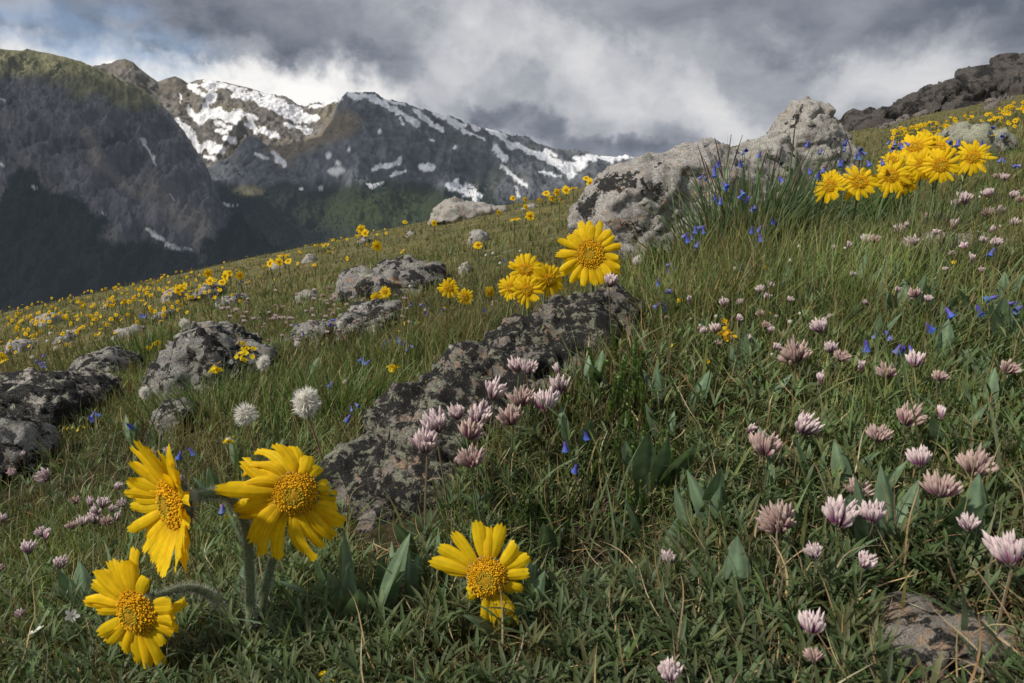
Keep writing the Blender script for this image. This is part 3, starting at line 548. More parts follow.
h = RNG.uniform(.03, .08, n)*(1+.5*big+.3*cl); w = wmin(RNG.uniform(.0015, .003, n), Z, 1.15); c0 = pick(GREEN, n, .22); olive = np.clip(.35+1.1*n2(x, y, .9, 4, 93)+.4*sst(3, 8, Z), 0, .95)[:, None]; c0 = c0*(1-olive*.75)+np.array([.19, .15, .065])*olive*.75
c0 = drift(x, y, c0); rd = RNG.random(n) < .10; c0[rd] = np.array([.17, .10, .05])
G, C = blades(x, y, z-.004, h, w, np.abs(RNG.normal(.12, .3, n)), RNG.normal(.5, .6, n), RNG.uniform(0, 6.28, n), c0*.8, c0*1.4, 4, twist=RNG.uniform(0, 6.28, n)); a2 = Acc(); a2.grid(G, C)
tag(link('upper_meadow_grass', a2.mesh('meadow_grass_far', M['leaf'])), 'olive and green alpine grass on the farther slope', 'grass', kind='stuff')
n = 56000; Z = 1/RNG.uniform(1/1.65, 1/.42, n); px = RNG.uniform(-120, 1250, n); px[:15000] = RNG.uniform(320, 740, 15000); x = (px-512)/FPX*Z; y = (Z-.3*SP)/CP
for _ in range(3): y = (Z+ground(x, y)*SP)/CP
z = ground(x, y); hx, hy = BUMPS[2][0]; k = rock_free(x, y, z) & clear(x, y, Z, px) & (np.hypot(x-hx, y-hy) > .055); x, y, z, Z, px = (q[k] for q in (x, y, z, Z, px)); n = len(x)
c0 = drift(x, y, pick(GREEN, n)*(.6+.4*sst(.42, .8, Z))[:, None]); tn = RNG.random(n) < .16; c0[tn] = np.array([.26, .20, .10]); G, C = blades(x, y, z-.004, RNG.uniform(.02, .06, n), wmin(RNG.uniform(.0012, .003, n), Z), np.abs(RNG.normal(.2, .35, n)), RNG.normal(.7, .7, n), RNG.uniform(0, 6.28, n), c0*.75, c0*1.4, 5, twist=RNG.uniform(0, 6.28, n)); a.grid(G, C)  # close turf colour dimmed by depth in place of shade
tag(link('meadow_grass', a.mesh('meadow_grass', M['leaf'])), 'short green alpine grass covering the slope', 'grass', kind='stuff')
# dry stalks: pale, curled, most in the litter patches
a = Acc(); x, y, z, Z, px = scatter(34000, Zmax=9.); py = proj(np.stack([x, y, z], -1))[1]
wgt = .28+.9*np.clip(n2(x, y, 2.5, 3, 95), 0, 1)+1.2*np.exp(-((px-690)/110)**2-((py-440)/120)**2)+.4*sst(560, 700, px)*sst(350, 420, py); k = RNG.random(len(x)) < wgt*.62
x, y, z, Z, px = (q[k] for q in (x, y, z, Z, px)); k = rock_free(x, y, z); x, y, z, Z, px = (q[k] for q in (x, y, z, Z, px)); n = len(x)
curl = RNG.normal(1.1, 1.5, n); cd = pick([(.34, .25, .12), (.42, .33, .18), (.25, .16, .08), (.40, .34, .22), (.20, .14, .09)], n)
G, C = blades(x, y, z+RNG.uniform(0, .015, n), RNG.uniform(.02, .085, n), wmin(RNG.uniform(.0009, .0018, n), Z, .7), RNG.uniform(.1, 1.5, n), curl, RNG.uniform(0, 6.28, n), cd, cd*1.1, 9, 3., twist=RNG.uniform(0, 6.28, n), sway=.5); a.grid(G, C)
tag(link('dry_grass', a.mesh('dry_grass', M['dry'])), 'pale curled dead grass stalks lying through the green turf', 'dry grass', kind='stuff')
# low leafy ground cover: narrow leaflets in threes
def leaflets(x, y, z, ln, w, tilt, az, col, rise):
    n = len(x); t = np.linspace(0, 1, 5)[None]; prof = np.array([.15, .8, 1., .7, .05])[None]
    th = tilt[:, None]+.5*t; d = np.stack([np.sin(th)*np.cos(az)[:, None], np.sin(th)*np.sin(az)[:, None], np.cos(th)], -1)
    C = np.cumsum(d*(ln/4)[:, None, None], 1)-d[:, :1]*(ln/4)[:, None, None]+np.stack([x, y, z+rise], -1)[:, None]
    s = np.stack([-np.sin(az), np.cos(az), az*0], -1)[:, None]*(w[:, None]*prof*.5)[..., None]; up = np.array([0, 0, 1.])*(w[:, None]*prof*.18)[..., None]
    G = np.stack([C-s+up, C, C+s+up], 2); cc = col[:, None, None, :]*np.array([1.05, .8, 1.05])[None, None, :, None]*(.8+.35*t[..., None, None]); return G, np.broadcast_to(cc, G.shape)
a = Acc(); x, y, z, Z, px, py, big, cl = field(48000, seed=4, Zmax=3.2)
wgt = .16+.75*sst(560, 720, px)*sst(300, 420, py)+.5*np.clip(n2(x, y, 3, 2, 99), 0, 1)+.45*sst(560, 640, py); k = RNG.random(len(x)) < wgt
x, y, z, Z, px, py = (q[k] for q in (x, y, z, Z, px, py)); n = len(x); rise = RNG.uniform(.006, .042, n); az0 = RNG.uniform(0, 6.28, n); tl = RNG.uniform(.1, .7, n); base = pick([(.13, .19, .07), (.105, .16, .052), (.16, .22, .098), (.115, .165, .07), (.16, .175, .07)], n)*(.62+.38*sst(.42, .85, Z))[:, None]  # leaflets near the viewer darkened in colour as painted shade
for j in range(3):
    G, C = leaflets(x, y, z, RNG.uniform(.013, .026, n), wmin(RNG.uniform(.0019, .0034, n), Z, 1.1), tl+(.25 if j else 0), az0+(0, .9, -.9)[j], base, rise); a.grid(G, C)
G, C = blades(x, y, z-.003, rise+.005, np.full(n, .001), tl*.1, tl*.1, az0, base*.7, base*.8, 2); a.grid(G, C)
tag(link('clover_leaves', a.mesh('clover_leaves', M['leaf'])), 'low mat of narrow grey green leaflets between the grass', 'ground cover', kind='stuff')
# tiny pebbles and litter in the bare hollow
a = Acc(); (hx, hy) = BUMPS[2][0]; n = 420; x = hx+RNG.normal(0, .07, n); y = hy+RNG.normal(0.02, .08, n); z = ground(x, y); cd = pick([(.16, .11, .07), (.26, .19, .12), (.10, .075, .05), (.3, .26, .2)], n)
G, C = blades(x, y, z+.002, RNG.uniform(.02, .07, n), RNG.uniform(.0008, .002, n), RNG.uniform(.9, 1.9, n), RNG.normal(0, 1., n), RNG.uniform(0, 6.28, n), cd, cd, 8, 4., sway=.6); a.grid(G, C)
tag(link('root_litter', a.mesh('root_litter', M['dry'])), 'tangled brown roots and dead stems in the dark hollow', 'litter', kind='stuff')
# ------------------------------------------------------------------ flowers: shapes
YEL = np.array([.92, .66, .012]); ORG = np.array([.56, .27, .008])
def petals(specs, r0, name='petals', A=9, B=7):
    """specs: (theta_deg, length, width, lift, bend, sway, cup)"""
    S = np.array(specs, float); n = len(S); th = np.radians(S[:, 0]); Ln, w, lift, bend, sway, cup = (S[:, k] for k in range(1, 7))
    t = np.linspace(0, 1, A)[None]; u = np.linspace(-1, 1, B)[None]
    prof = np.interp(t, [0, .12, .35, .6, .85, 1], [.35, .68, .92, 1., .93, .78])
    ang = lift[:, None]-bend[:, None]*t; ds = (Ln-r0)[:, None]/(A-1)
    rad = np.cumsum(np.cos(ang)*ds, 1)-np.cos(ang[:, :1])*ds+r0; zz = np.cumsum(np.sin(ang)*ds, 1)-np.sin(ang[:, :1])*ds
    teeth = np.interp(np.abs(u), [0, .33, .66, 1], [1., .925, .98, .84]) if B >= 5 else np.interp(np.abs(u), [0, 1], [1, .86])
    jag = 1-(1-teeth[:, None, :]*(1+RNG.normal(0, .02, (n, 1, B))))*(t[..., None]**4)
    rr_ = r0+(rad[..., None]-r0)*jag
    lat = u[:, None]*w[:, None, None]*.5*prof[..., None]+(sway[:, None]*t**2)[..., None]
    wav = .12*w[:, None, None]*np.sin(t[..., None]*6+S[:, 0][:, None, None])*u[:, None]*t[..., None]
    z = zz[..., None]-cup[:, None, None]*w[:, None, None]*(u[:, None]**2)*prof[..., None]+wav+.05*w[:, None, None]*np.cos(u[:, None]*3*np.pi)*prof[..., None]
    z = z+(np.arange(n) % 2)[:, None, None]*.0010
    x = np.cos(th)[:, None, None]*rr_-np.sin(th)[:, None, None]*lat; y = np.sin(th)[:, None, None]*rr_+np.cos(th)[:, None, None]*lat
    G = np.stack([x, y, np.broadcast_to(z, x.shape)], -1)
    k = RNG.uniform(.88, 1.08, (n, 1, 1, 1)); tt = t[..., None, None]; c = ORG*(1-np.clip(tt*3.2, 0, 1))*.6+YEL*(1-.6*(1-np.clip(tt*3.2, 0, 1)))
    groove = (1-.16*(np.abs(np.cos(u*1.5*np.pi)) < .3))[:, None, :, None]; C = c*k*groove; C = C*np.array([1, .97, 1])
    V, F, cc = strips(G, C); return mesh_np(name, V, F, M['petal'], cc)
def disk(r, n, hgt=.42, name='flower_disk', green=.5):
    i = np.arange(n)+.5; q = np.sqrt(i/n); th = i*2.39996; rad = r*q; z0 = hgt*r*(1-q**2)*1.0-.12*r*np.exp(-(q/.28)**2)
    c = np.stack([rad*np.cos(th), rad*np.sin(th), z0], -1); nrm = norm(np.stack([q*np.cos(th)*.9, q*np.sin(th)*.9, .9*np.ones(n)], -1))
    a_ = norm(np.cross(nrm, [0, .1, 1.])+1e-6); b_ = np.cross(nrm, a_); s = r*1.15/np.sqrt(n); hh = s*(.8+.9*q)*RNG.uniform(.5, 1.5, n); c = c+RNG.normal(0, r*.018, (n, 3))
    ph = np.linspace(0, 2*np.pi, 5); rows = []
    for f, e in ((1.0, 0), (.8, .7), (.15, 1.0)): rows.append(c[:, None]+(np.cos(ph)[None, :, None]*a_[:, None]+np.sin(ph)[None, :, None]*b_[:, None])*s*f+nrm[:, None]*(hh*e)[:, None, None])
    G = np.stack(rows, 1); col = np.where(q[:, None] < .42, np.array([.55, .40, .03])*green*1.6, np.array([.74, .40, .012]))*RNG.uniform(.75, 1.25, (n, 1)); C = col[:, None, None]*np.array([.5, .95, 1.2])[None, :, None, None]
    a = Acc(); a.grid(G, np.broadcast_to(C, G.shape))
    pr = np.linspace(0, 1, 7); pt = np.linspace(0, 2*np.pi, 17); g = np.stack([np.outer(pr, np.cos(pt))*r*1.02, np.outer(pr, np.sin(pt))*r*1.02, (hgt*r*(1-pr**2)-.02*r)[:, None]*np.ones(17)], -1)
    a.grid(g[None], np.array([.42, .23, .012])); return a.mesh(name, M['disk'])
def involucre(r, n=22, name='bracts'):
    a = Acc(); t = np.linspace(0, 1, 6); th = np.linspace(0, 2*np.pi, 15); rad = r*np.array([.22, .4, .75, 1.0, 1.06, .98]); z = r*np.array([-.9, -.7, -.5, -.22, -.02, .05])
    g = np.stack([rad[:, None]*np.cos(th), rad[:, None]*np.sin(th), z[:, None]*np.ones(15)], -1); a.grid(g[None], np.array([.13, .15, .085]))
    for k in range(n):
        an = k/n*2*np.pi+RNG.normal(0, .08); L_ = r*RNG.uniform(.8, 1.15); tt = np.linspace(0, 1, 5); rr_ = r*.75+L_*tt; zz = -r*.35+r*.25*tt-.5*L_*tt**2*RNG.uniform(-.2, .5)
        w = r*.2*np.array([.7, 1, .8, .45, .08]); lat = np.array([-1, 1])
        G = np.stack([np.cos(an)*rr_[:, None]-np.sin(an)*w[:, None]*lat*.5, np.sin(an)*rr_[:, None]+np.cos(an)*w[:, None]*lat*.5, zz[:, None]+0*lat], -1); a.grid(G[None], np.array([.12, .16, .07])*RNG.uniform(.8, 1.3))
    return a.mesh(name, M['stem'])
def ring_specs(n, L_, w, lift=.1, bend=.3, jl=.08, cup=.22, mod=None):
    out = []
    for k in range(n):
        th = 360*k/n+RNG.normal(0, 3.); l = L_*(1+RNG.normal(0, jl)); s = [th, l, w*RNG.uniform(.85, 1.12), lift+RNG.normal(0, .07), bend+RNG.normal(0, .15), RNG.normal(0, .04)*L_, cup*RNG.uniform(.5, 1.4)]
        if mod: s = mod(s)
        if s: out.append(s)
    return out
def frame(pos, n, roll=0.):
    n = norm(n); x = np.array([1., 0, 0]) if abs(n[0]) < .95 else np.array([0, 1., 0]); x = norm(x-n*np.dot(x, n)); y = np.cross(n, x)
    m = Matrix(((x[0], y[0], n[0], pos[0]), (x[1], y[1], n[1], pos[1]), (x[2], y[2], n[2], pos[2]), (0, 0, 0, 1))); return m @ Matrix.Rotation(roll, 4, 'Z')
def stem_mesh(pts, r0, r1, hairs=0, col=(.13, .17, .08), name='stem', k=9):
    a = Acc(); pts = np.asarray(pts); n = len(pts); tube(a, pts, np.linspace(r0, r1, n), np.array(col), k)
    if hairs:
        i = RNG.integers(0, n-1, hairs); f = RNG.random((hairs, 1)); p = pts[i]*(1-f)+pts[i+1]*f; rr_ = np.interp(i, [0, n-1], [r0, r1]); d = norm(RNG.normal(0, 1, (hairs, 3))); tg = norm(pts[i+1]-pts[i]); d = norm(d-tg*(d*tg).sum(1, keepdims=True)*.9)
        s = norm(np.cross(d, RNG.normal(0, 1, (hairs, 3))))*.00012; l = RNG.uniform(.0014, .0045, hairs)[:, None]; p0 = p+d*rr_[:, None]*.95; p1 = p0+d*l+tg*l*.4
        G = np.stack([np.stack([p0-s, p0+s], 1), np.stack([p1-s*.3, p1+s*.3], 1)], 1); a.grid(G, np.array([.42, .43, .36]))
    return a.mesh(name, M['stem'])
def dissected_leaf(ln, fork=3, name='leaf'):
    """woolly leaf of narrow lobes, rooted at the origin, arching away along +x"""
    a = Acc(); col = np.array([.10, .14, .065])
    def rib(p0, d0, L_, w, bend):
        t = np.linspace(0, 1, 9)[:, None]; d = np.asarray(d0); C = p0+d*L_*t+np.array([0, 0, -1.])*bend*L_*t**2; s = norm(np.cross(d, [0, 0, 1.]))*w*.5*np.clip(1-t**3, .06, 1)*np.minimum(1, .6+t)
        G = np.stack([C-s, C+np.array([0, 0, -.12*w]), C+s], 1); a.grid(G[None], (col*np.array([[1.1], [.8], [1.1]]))[None]*(.75+.45*t[..., None])); return C
    C = rib(np.zeros(3), norm([.55, 0, .85]), ln, ln*.045, .35)
    for k in range(fork):
        f = int(2+k*1.7); s_ = 1 if k % 2 else -1; rib(C[f], norm([.6, s_*.55, .6]), ln*(.5-.06*k), ln*.032, .3)
    return a.mesh(name, M['leaf'])
LEAF_D = [dissected_leaf(.055, k) for k in (2, 3, 4)]
def add_leaves(root, base, n, sc=1.25, spread=(0, 6.28)):
    for k in range(n):
        o = link('leaf', LEAF_D[k % 3], root); a_ = RNG.uniform(*spread); o.location = Vector((math.cos(a_)*.004, math.sin(a_)*.004, .002))+Vector(base); o.rotation_euler = (0, RNG.uniform(-.5, .35), a_); o.scale = (sc*RNG.uniform(.8, 1.25),)*3
def toward_cam(p): return norm(-np.asarray(p))
def sunflower(label, px, py, Z, Rp, n, specs, rdisk, base=None, ctrl=None, group=None, nd=260, hairs=500, stem_r=.0026, leaves=5, roll=0., dh=.42, cat='flower'):
    """one alpine sunflower; Rp = radius of the head in pixels"""
    H = at(px, py, Z); Rm = Rp*Z/FPX; n = norm(n)
    if base is None: bx, by = H[0]+RNG.normal(0, .012), H[1]+.02; B = np.array([bx, by, float(ground(bx, by))])
    else: bZ = Z+base[2]; B = at(base[0], base[1], bZ); B[2] = float(ground(B[0], B[1]))
    root = empty('alpine_sunflower', B, label, cat, group)
    bk = H-n*rdisk*Rm*.75-B; c1 = (bk-n*Rm*(1.0 if ctrl is None else ctrl)); c1[2] = max(c1[2], bk[2]*.25)
    pts = bez([0, 0, -.01], [bk[0]*.05+c1[0]*.1, bk[1]*.1, bk[2]*.55], c1, 22, bk)
    link('stem', stem_mesh(pts, stem_r, stem_r*.85, hairs), root)
    m = frame(H-B, n, roll); S = [(s[0], s[1]*Rm, s[2]*Rm, s[3], s[4], s[5]*Rm, s[6]) for s in specs]
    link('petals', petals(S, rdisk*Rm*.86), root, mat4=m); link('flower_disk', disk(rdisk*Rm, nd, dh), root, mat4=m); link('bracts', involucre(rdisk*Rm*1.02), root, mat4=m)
    if leaves: add_leaves(root, (0, 0, 0), leaves)
    return root, B
def rs(n, w=.24, **k): return ring_specs(n, 1., w, **k)
# --- the four big heads in the foreground
def modH1(s): s[3] = RNG.uniform(.25, .6); s[4] = RNG.uniform(-.1, .35); s[1] *= RNG.uniform(.92, 1.1); return s
sunflower('big yellow flower turned sideways to the left on a thick bent woolly stalk', 172, 504, .50, 68, (-.64, -.77, .06), rs(36, .21, jl=.07, mod=modH1), .40, (252, 652, .07), 1.25, None, 420, 3600, .0040, 7, dh=.35)
def modH2(s):
    th = s[0] % 360
    if 330 < th or th < 38: return None
    if th < 80: s[1] = .62*RNG.uniform(.85, 1.15); s[4] = 1.0; s[3] = .3
    elif th < 150: s[1] = .86*RNG.uniform(.9, 1.15); s[5] = RNG.uniform(.1, .45); s[4] = RNG.uniform(.3, 1.1)
    elif th < 285: s[1] = 1.18*RNG.uniform(.88, 1.15); s[3] = RNG.uniform(-.3, .2); s[4] = RNG.uniform(.0, .7); s[5] = RNG.uniform(.0, .4)*math.cos(R(th-270)); s[2] *= RNG.uniform(.7, 1.15)
    else: s[1] = 1.05; s[4] = .5
    return s
sp = rs(27, .25, jl=.05, mod=modH2)+[[8, .62, .30, .15, 1.3, -.12, .4], [-14, .86, .26, .05, 1.5, -.10, .5], [-38, .80, .34, -.1, .5, .0, .3], [-56, 1.0, .36, -.1, .45, .0, .3], [150, .9, .22, .3, .6, .35, .2], [120, .85, .2, .3, .9, .4, .2], [215, 1.12, .2, -.2, .2, -.2, .2]]
sunflower('large ragged yellow flower with petals blown down to the left, facing the viewer', 296, 493, .53, 60, (.12, -.93, .16), sp, .36, (256, 652, .05), .9, None, 460, 3000, .0036, 6, dh=.7)
def modH3(s):
    th = s[0] % 360
    if 25 < th < 70 or 196 < th < 207 or 308 < th < 330: return None
    s[1] = 1.0*RNG.uniform(.86, 1.12) if 85 < th < 300 else .72; s[4] = RNG.uniform(.0, .45); s[3] = .1; return s
sunflower('lowest yellow flower of the left three, tilted down with uneven petals', 137, 612, .52, 60, (-.25, -.93, .08), rs(32, .25, mod=modH3)+[[2, .86, .2, 0, 1.1, .1, .4], [-22, .78, .18, 0, .8, -.1, .4]], .38, (250, 662, .06), 1.5, None, 420, 3000, .0034, 5, dh=.5)
sp = [[th, l, w, .05, b, s, .25] for th, l, w, b, s in [(101, 1.05, .27, .1, .0), (88, .92, .22, .3, .02), (76, 1.0, .27, .1, -.02), (128, 1.02, .22, .1, .0), (147, 1.05, .24, .0, .04), (166, 1.08, .26, .1, .0), (174, .9, .2, .5, .0), (42, .82, .26, .2, .1), (26, .85, .28, .3, 0), (6, .78, .25, .3, .0), (-22, .72, .2, .5, .0), (-30, .6, .17, .8, 0), (-54, 1.02, .2, .2, -.05), (-66, .95, .2, .1, .0), (-80, 1.0, .22, .1, .02), (-93, .9, .18, .3, .0), (-128, .62, .2, .8, .0), (-140, .5, .16, 1., .0)]]
sunflower('single yellow flower with gaps between its few petals, lower middle of the photo', 487, 577, .51, 56, (-.08, -.95, .22), sp, .36, (484, 700, .05), .8, None, 420, 900, .0030, 7, dh=.6)
# --- heads in the middle and right
sunflower('large round yellow flower rising behind the crest of the lichen boulder', 590, 254, 1.10, 33, toward_cam(at(590, 254, 1.1))+np.array([-.1, 0, .05]), rs(30, .24, lift=.08, bend=.25), .42, (592, 330, .12), .5, None, 380, 300, .0030, 0, dh=.28)
GT = 'cluster of yellow flowers behind the lichen boulder'
for lab, px, py, Z, Rp, nx, nz, k in [('yellow flower at the top of the cluster left of the large round head', 526, 270, 1.36, 18, .1, .35, 24), ('lower left yellow flower of the cluster behind the boulder', 511, 288, 1.34, 13, -.25, .1, 20),
                                      ('lower middle yellow flower of the cluster behind the boulder', 527, 290, 1.28, 15.5, 0, .05, 24), ('yellow flower of the cluster tucked beside the large round head', 549, 280, 1.32, 17, .35, .0, 22)]:
    sunflower(lab, px, py, Z, Rp, toward_cam(at(px, py, Z))+np.array([nx, 0, nz]), rs(k, .25, lift=.15), .36, None, .5, GT, 120, 0, .0022, 3)
GR = 'yellow flowers clustered on the right slope'
for lab, px, py, Z, Rp, nx, nz, k in [('leftmost yellow flower of the right cluster, turned partly left', 830, 186, 1.38, 18, -.75, .1, 22), ('second yellow flower of the right cluster, wide open and facing the viewer', 860, 182, 1.38, 20, .05, .2, 25),
                                      ('third yellow flower of the right cluster with a neighbour half hidden behind it', 891, 176, 1.42, 19, .1, .2, 25), ('yellow flower half hidden behind the third flower of the right cluster', 906, 181, 1.54, 16, .4, 0, 22),
                                      ('small yellow flower peeping out above the third flower of the right cluster', 893, 160, 1.6, 13, -.2, .5, 20), ('topmost yellow flower of the right cluster tipped up to the sky', 915, 147, 1.56, 20, -.1, .75, 25),
                                      ('inner yellow flower of the right cluster with a greenish centre', 922, 165, 1.46, 16, -.05, .1, 24), ('spiky yellow flower low in the middle of the right cluster', 941, 165, 1.43, 20, .1, .1, 25),
                                      ('yellow flower standing behind the spiky one in the right cluster', 938, 148, 1.55, 18, .15, .5, 22), ('yellow flower at the back of the right cluster seen from the side', 931, 141, 1.66, 16, .5, .9, 20), ('yellow flower standing apart at the right end of the cluster', 973, 157, 1.50, 18, .05, .2, 22)]:
    sunflower(lab, px, py, Z, Rp*.93, toward_cam(at(px, py, Z))+np.array([nx, 0, nz]), rs(k, .22, lift=.12, bend=.45, jl=.14), .36, None, .4, GR, 150, 0, .0024, 4, roll=RNG.uniform(0, 6))
for lab, px, py, Z, Rp, nx, nz in [('yellow flower left of the cluster, larger of a pair in the open grass', 449, 288, 2.1, 10.5, .1, .2), ('yellow flower nodding beside its larger neighbour in the open grass', 465, 297, 2.05, 9, -.1, -.2), ('single small yellow flower between the pair and the cluster', 490, 292, 2.1, 6, .6, 0),
                                   ('left yellow flower of two in front of the rough grey boulder', 376, 298, 2.4, 6, .1, .1), ('right yellow flower of two in front of the rough grey boulder', 385, 292, 2.4, 6.2, -.2, .2)]:
    sunflower(lab, px, py, Z, Rp, toward_cam(at(px, py, Z))+np.array([nx, 0, nz]), rs(18, .27), .36, None, .4, None, 60, 0, .0022, 2, roll=RNG.uniform(0, 6))
# ------------------------------------------------------------------ small plants from a few prototypes
def unit_stem(col, r=.035, name='stem'): a = Acc(); z = np.linspace(0, 1, 9); tube(a, np.stack([.03*np.sin(z*4), .03*np.cos(z*3)-.03, z-.0], -1), np.linspace(r, r*.8, 9), np.array(col), 6); return a.mesh(name, M['stem'])
def spindles(dirs, L_, wid, cols, bend=.4, start=.05, A=7, B=7, flat=.7, prof=None):
    """little closed petals: dirs (n,3) from the origin, curving upward"""
    n = len(dirs); t = np.linspace(0, 1, A)[None, :, None]; d = norm(dirs); C = d[:, None]*(start+L_[:, None, None]*t)+np.array([0, 0, 1.])*bend*L_[:, None, None]*t**2
    tg = norm(np.gradient(C, axis=1)); s = norm(np.cross(tg, [0, 0, 1.])+1e-6); b = np.cross(s, tg); ph = np.linspace(0, 2*np.pi, B)
    pr = np.interp(t, [0, .25, .6, .8, .93, 1], prof or [.3, .55, .95, 1., .75, .12]); w = (wid[:, None, None]*pr)[..., None]
    G = C[:, :, None]+w*(np.cos(ph)[None, None, :, None]*s[:, :, None]*flat+np.sin(ph)[None, None, :, None]*b[:, :, None]); cc = cols(np.broadcast_to(t, (n, A, 1)), n)
    return G, np.broadcast_to(cc[:, :, None, :], G.shape)
def _cl(kind, seed):
    g = np.random.default_rng(seed)
    n = {'f': 40, 'w': 46, 'b': 11}[kind]
    a = Acc()
    for part in range(2):
        k = n if part == 0 else n//2
        i = np.arange(k)+.5+part*.5; inc = np.sqrt(i/k)*{'f': .82, 'w': 1.05, 'b': .36}[kind]; az_ = i*2.39996+g.normal(0, .2, k)
        d = np.stack([np.sin(inc)*np.cos(az_), np.sin(inc)*np.sin(az_), np.cos(inc)], -1)+g.normal(0, .10 if kind == 'w' else .07, (k, 3))
        L_ = g.uniform(.42, .60, k)*(1.3 if kind == 'b' else 1.18 if kind == 'f' else 1.0)*(1-.1*part); wd_ = g.uniform(.065, .10, k)*(1+.25*part)*(.68 if kind == 'w' else 1); L_ = L_*(g.uniform(.75, 1.1, k) if kind == 'w' else g.uniform(.72, .98, k)); wd_ = wd_*(.82 if kind == 'f' else 1); mag = g.random(k)[:, None, None] < (.62 if part == 0 else .25)
        def cols(t, n_, mag=mag):
            base = np.array([.15, .085, .06]); tip = np.array([.78, .66, .66]); mid = np.where(mag, np.array([.36, .08, .28]), np.array([.58, .36, .46]))
            if kind == 'w': tip = np.array([.60, .46, .41]); mid = np.where(mag, np.array([.42, .15, .26]), np.array([.50, .35, .34]))
            c = np.where(t < .42, base+(mid-base)*t/.42, mid+(tip-mid)*np.clip((t-.42)/.38, 0, 1)); return c*g.uniform(.8, 1.12, (n_, 1, 1))
        G, C = spindles(d, L_, wd_, cols, (.34 if kind != 'w' else .3)*(1-.4*part), .10, flat=.7-.35*part); a.grid(G, C)
    return a.mesh('flower_head', M['clover'])
CLH = {'f': [_cl('f', s) for s in (1, 2, 3, 4, 5)], 'w': [_cl('w', s) for s in (11, 12, 13, 14)], 'b': [_cl('b', s) for s in (21, 22, 23)]}
def calyx_mesh():
    a = Acc(); n = 10; az_ = np.arange(n)*.628; d = np.stack([np.cos(az_)*.8, np.sin(az_)*.8, .3+0*az_], -1)
    G, C = spindles(d, np.full(n, .2), np.full(n, .04), lambda t, n_: np.zeros((n_, t.shape[1], 3))+np.array([.14, .11, .06]), .5, .02, 5, 5); a.grid(G, C); return a.mesh('calyx', M['stem'])
CAL = calyx_mesh(); STEM_B = unit_stem((.13, .10, .05)); STEM_G = unit_stem((.09, .13, .045)); STEM_R = unit_stem((.20, .10, .06), .03)
def one_leaf():
    a = Acc(); z0 = np.zeros(3)
    for j in range(3):
        G, C = leaflets(z0[:1], z0[:1], z0[:1]+.0, np.array([.9]), np.array([.2]), np.array([.7]), np.array([(0, .9, -.9)[j]]), np.array([[.09, .13, .06]]), np.array([.0])); a.grid(G, C)
    return a.mesh('leaf', M['leaf'])
CLEAF = one_leaf()
def small_plant(name, label, cat, group, px, py, h, wpx, head, stem, Z=None, tilt=.25, extra=(), hname='flower_head', drop=.35):
    """head = mesh one unit wide; it ends up wpx pixels wide at that place and stands h metres above the turf"""
    if Z is None: Z = solve(px, py, h)
    if Z is None: return None
    P = at(px, py, Z); s = wpx*Z/FPX; off = RNG.normal(0, .12, 2)*h; bx, by = P[0]+off[0], P[1]+off[1]; bz = float(ground(bx, by)); H = max(P[2]-bz-drop*s, .004)
    root = empty(name, (bx, by, bz), label, cat, group, 0, s)
    loc = Vector(((P[0]-bx)/s, (P[1]-by)/s, H/s)); st = link('stem', stem, root); st.scale = (1, 1, loc.z); 
    # shear-free lean: point the stem at the head
    v = Vector((loc.x, loc.y, loc.z)); st.rotation_euler = v.to_track_quat('Z', 'Y').to_euler(); st.scale = (1, 1, v.length)
    hd = link(hname, head, root, loc); hd.rotation_euler = (RNG.normal(0, tilt), RNG.normal(0, tilt), RNG.uniform(0, 6.28))
    for nm, me, k in extra:
        o = link(nm, me, root)
        if k == 'head': o.location = loc; o.rotation_euler = hd.rotation_euler
        else: o.rotation_euler = (0, RNG.uniform(-.3, .4), RNG.uniform(0, 6.28)); o.location = (0, 0, k); 
    return root
EX = [('calyx', CAL, 'head'), ('leaf', CLEAF, .3), ('leaf', CLEAF, .5)]
KW = {'f': 'fresh pink and white', 'w': 'faded brownish pink', 'b': 'narrow half open pink'}
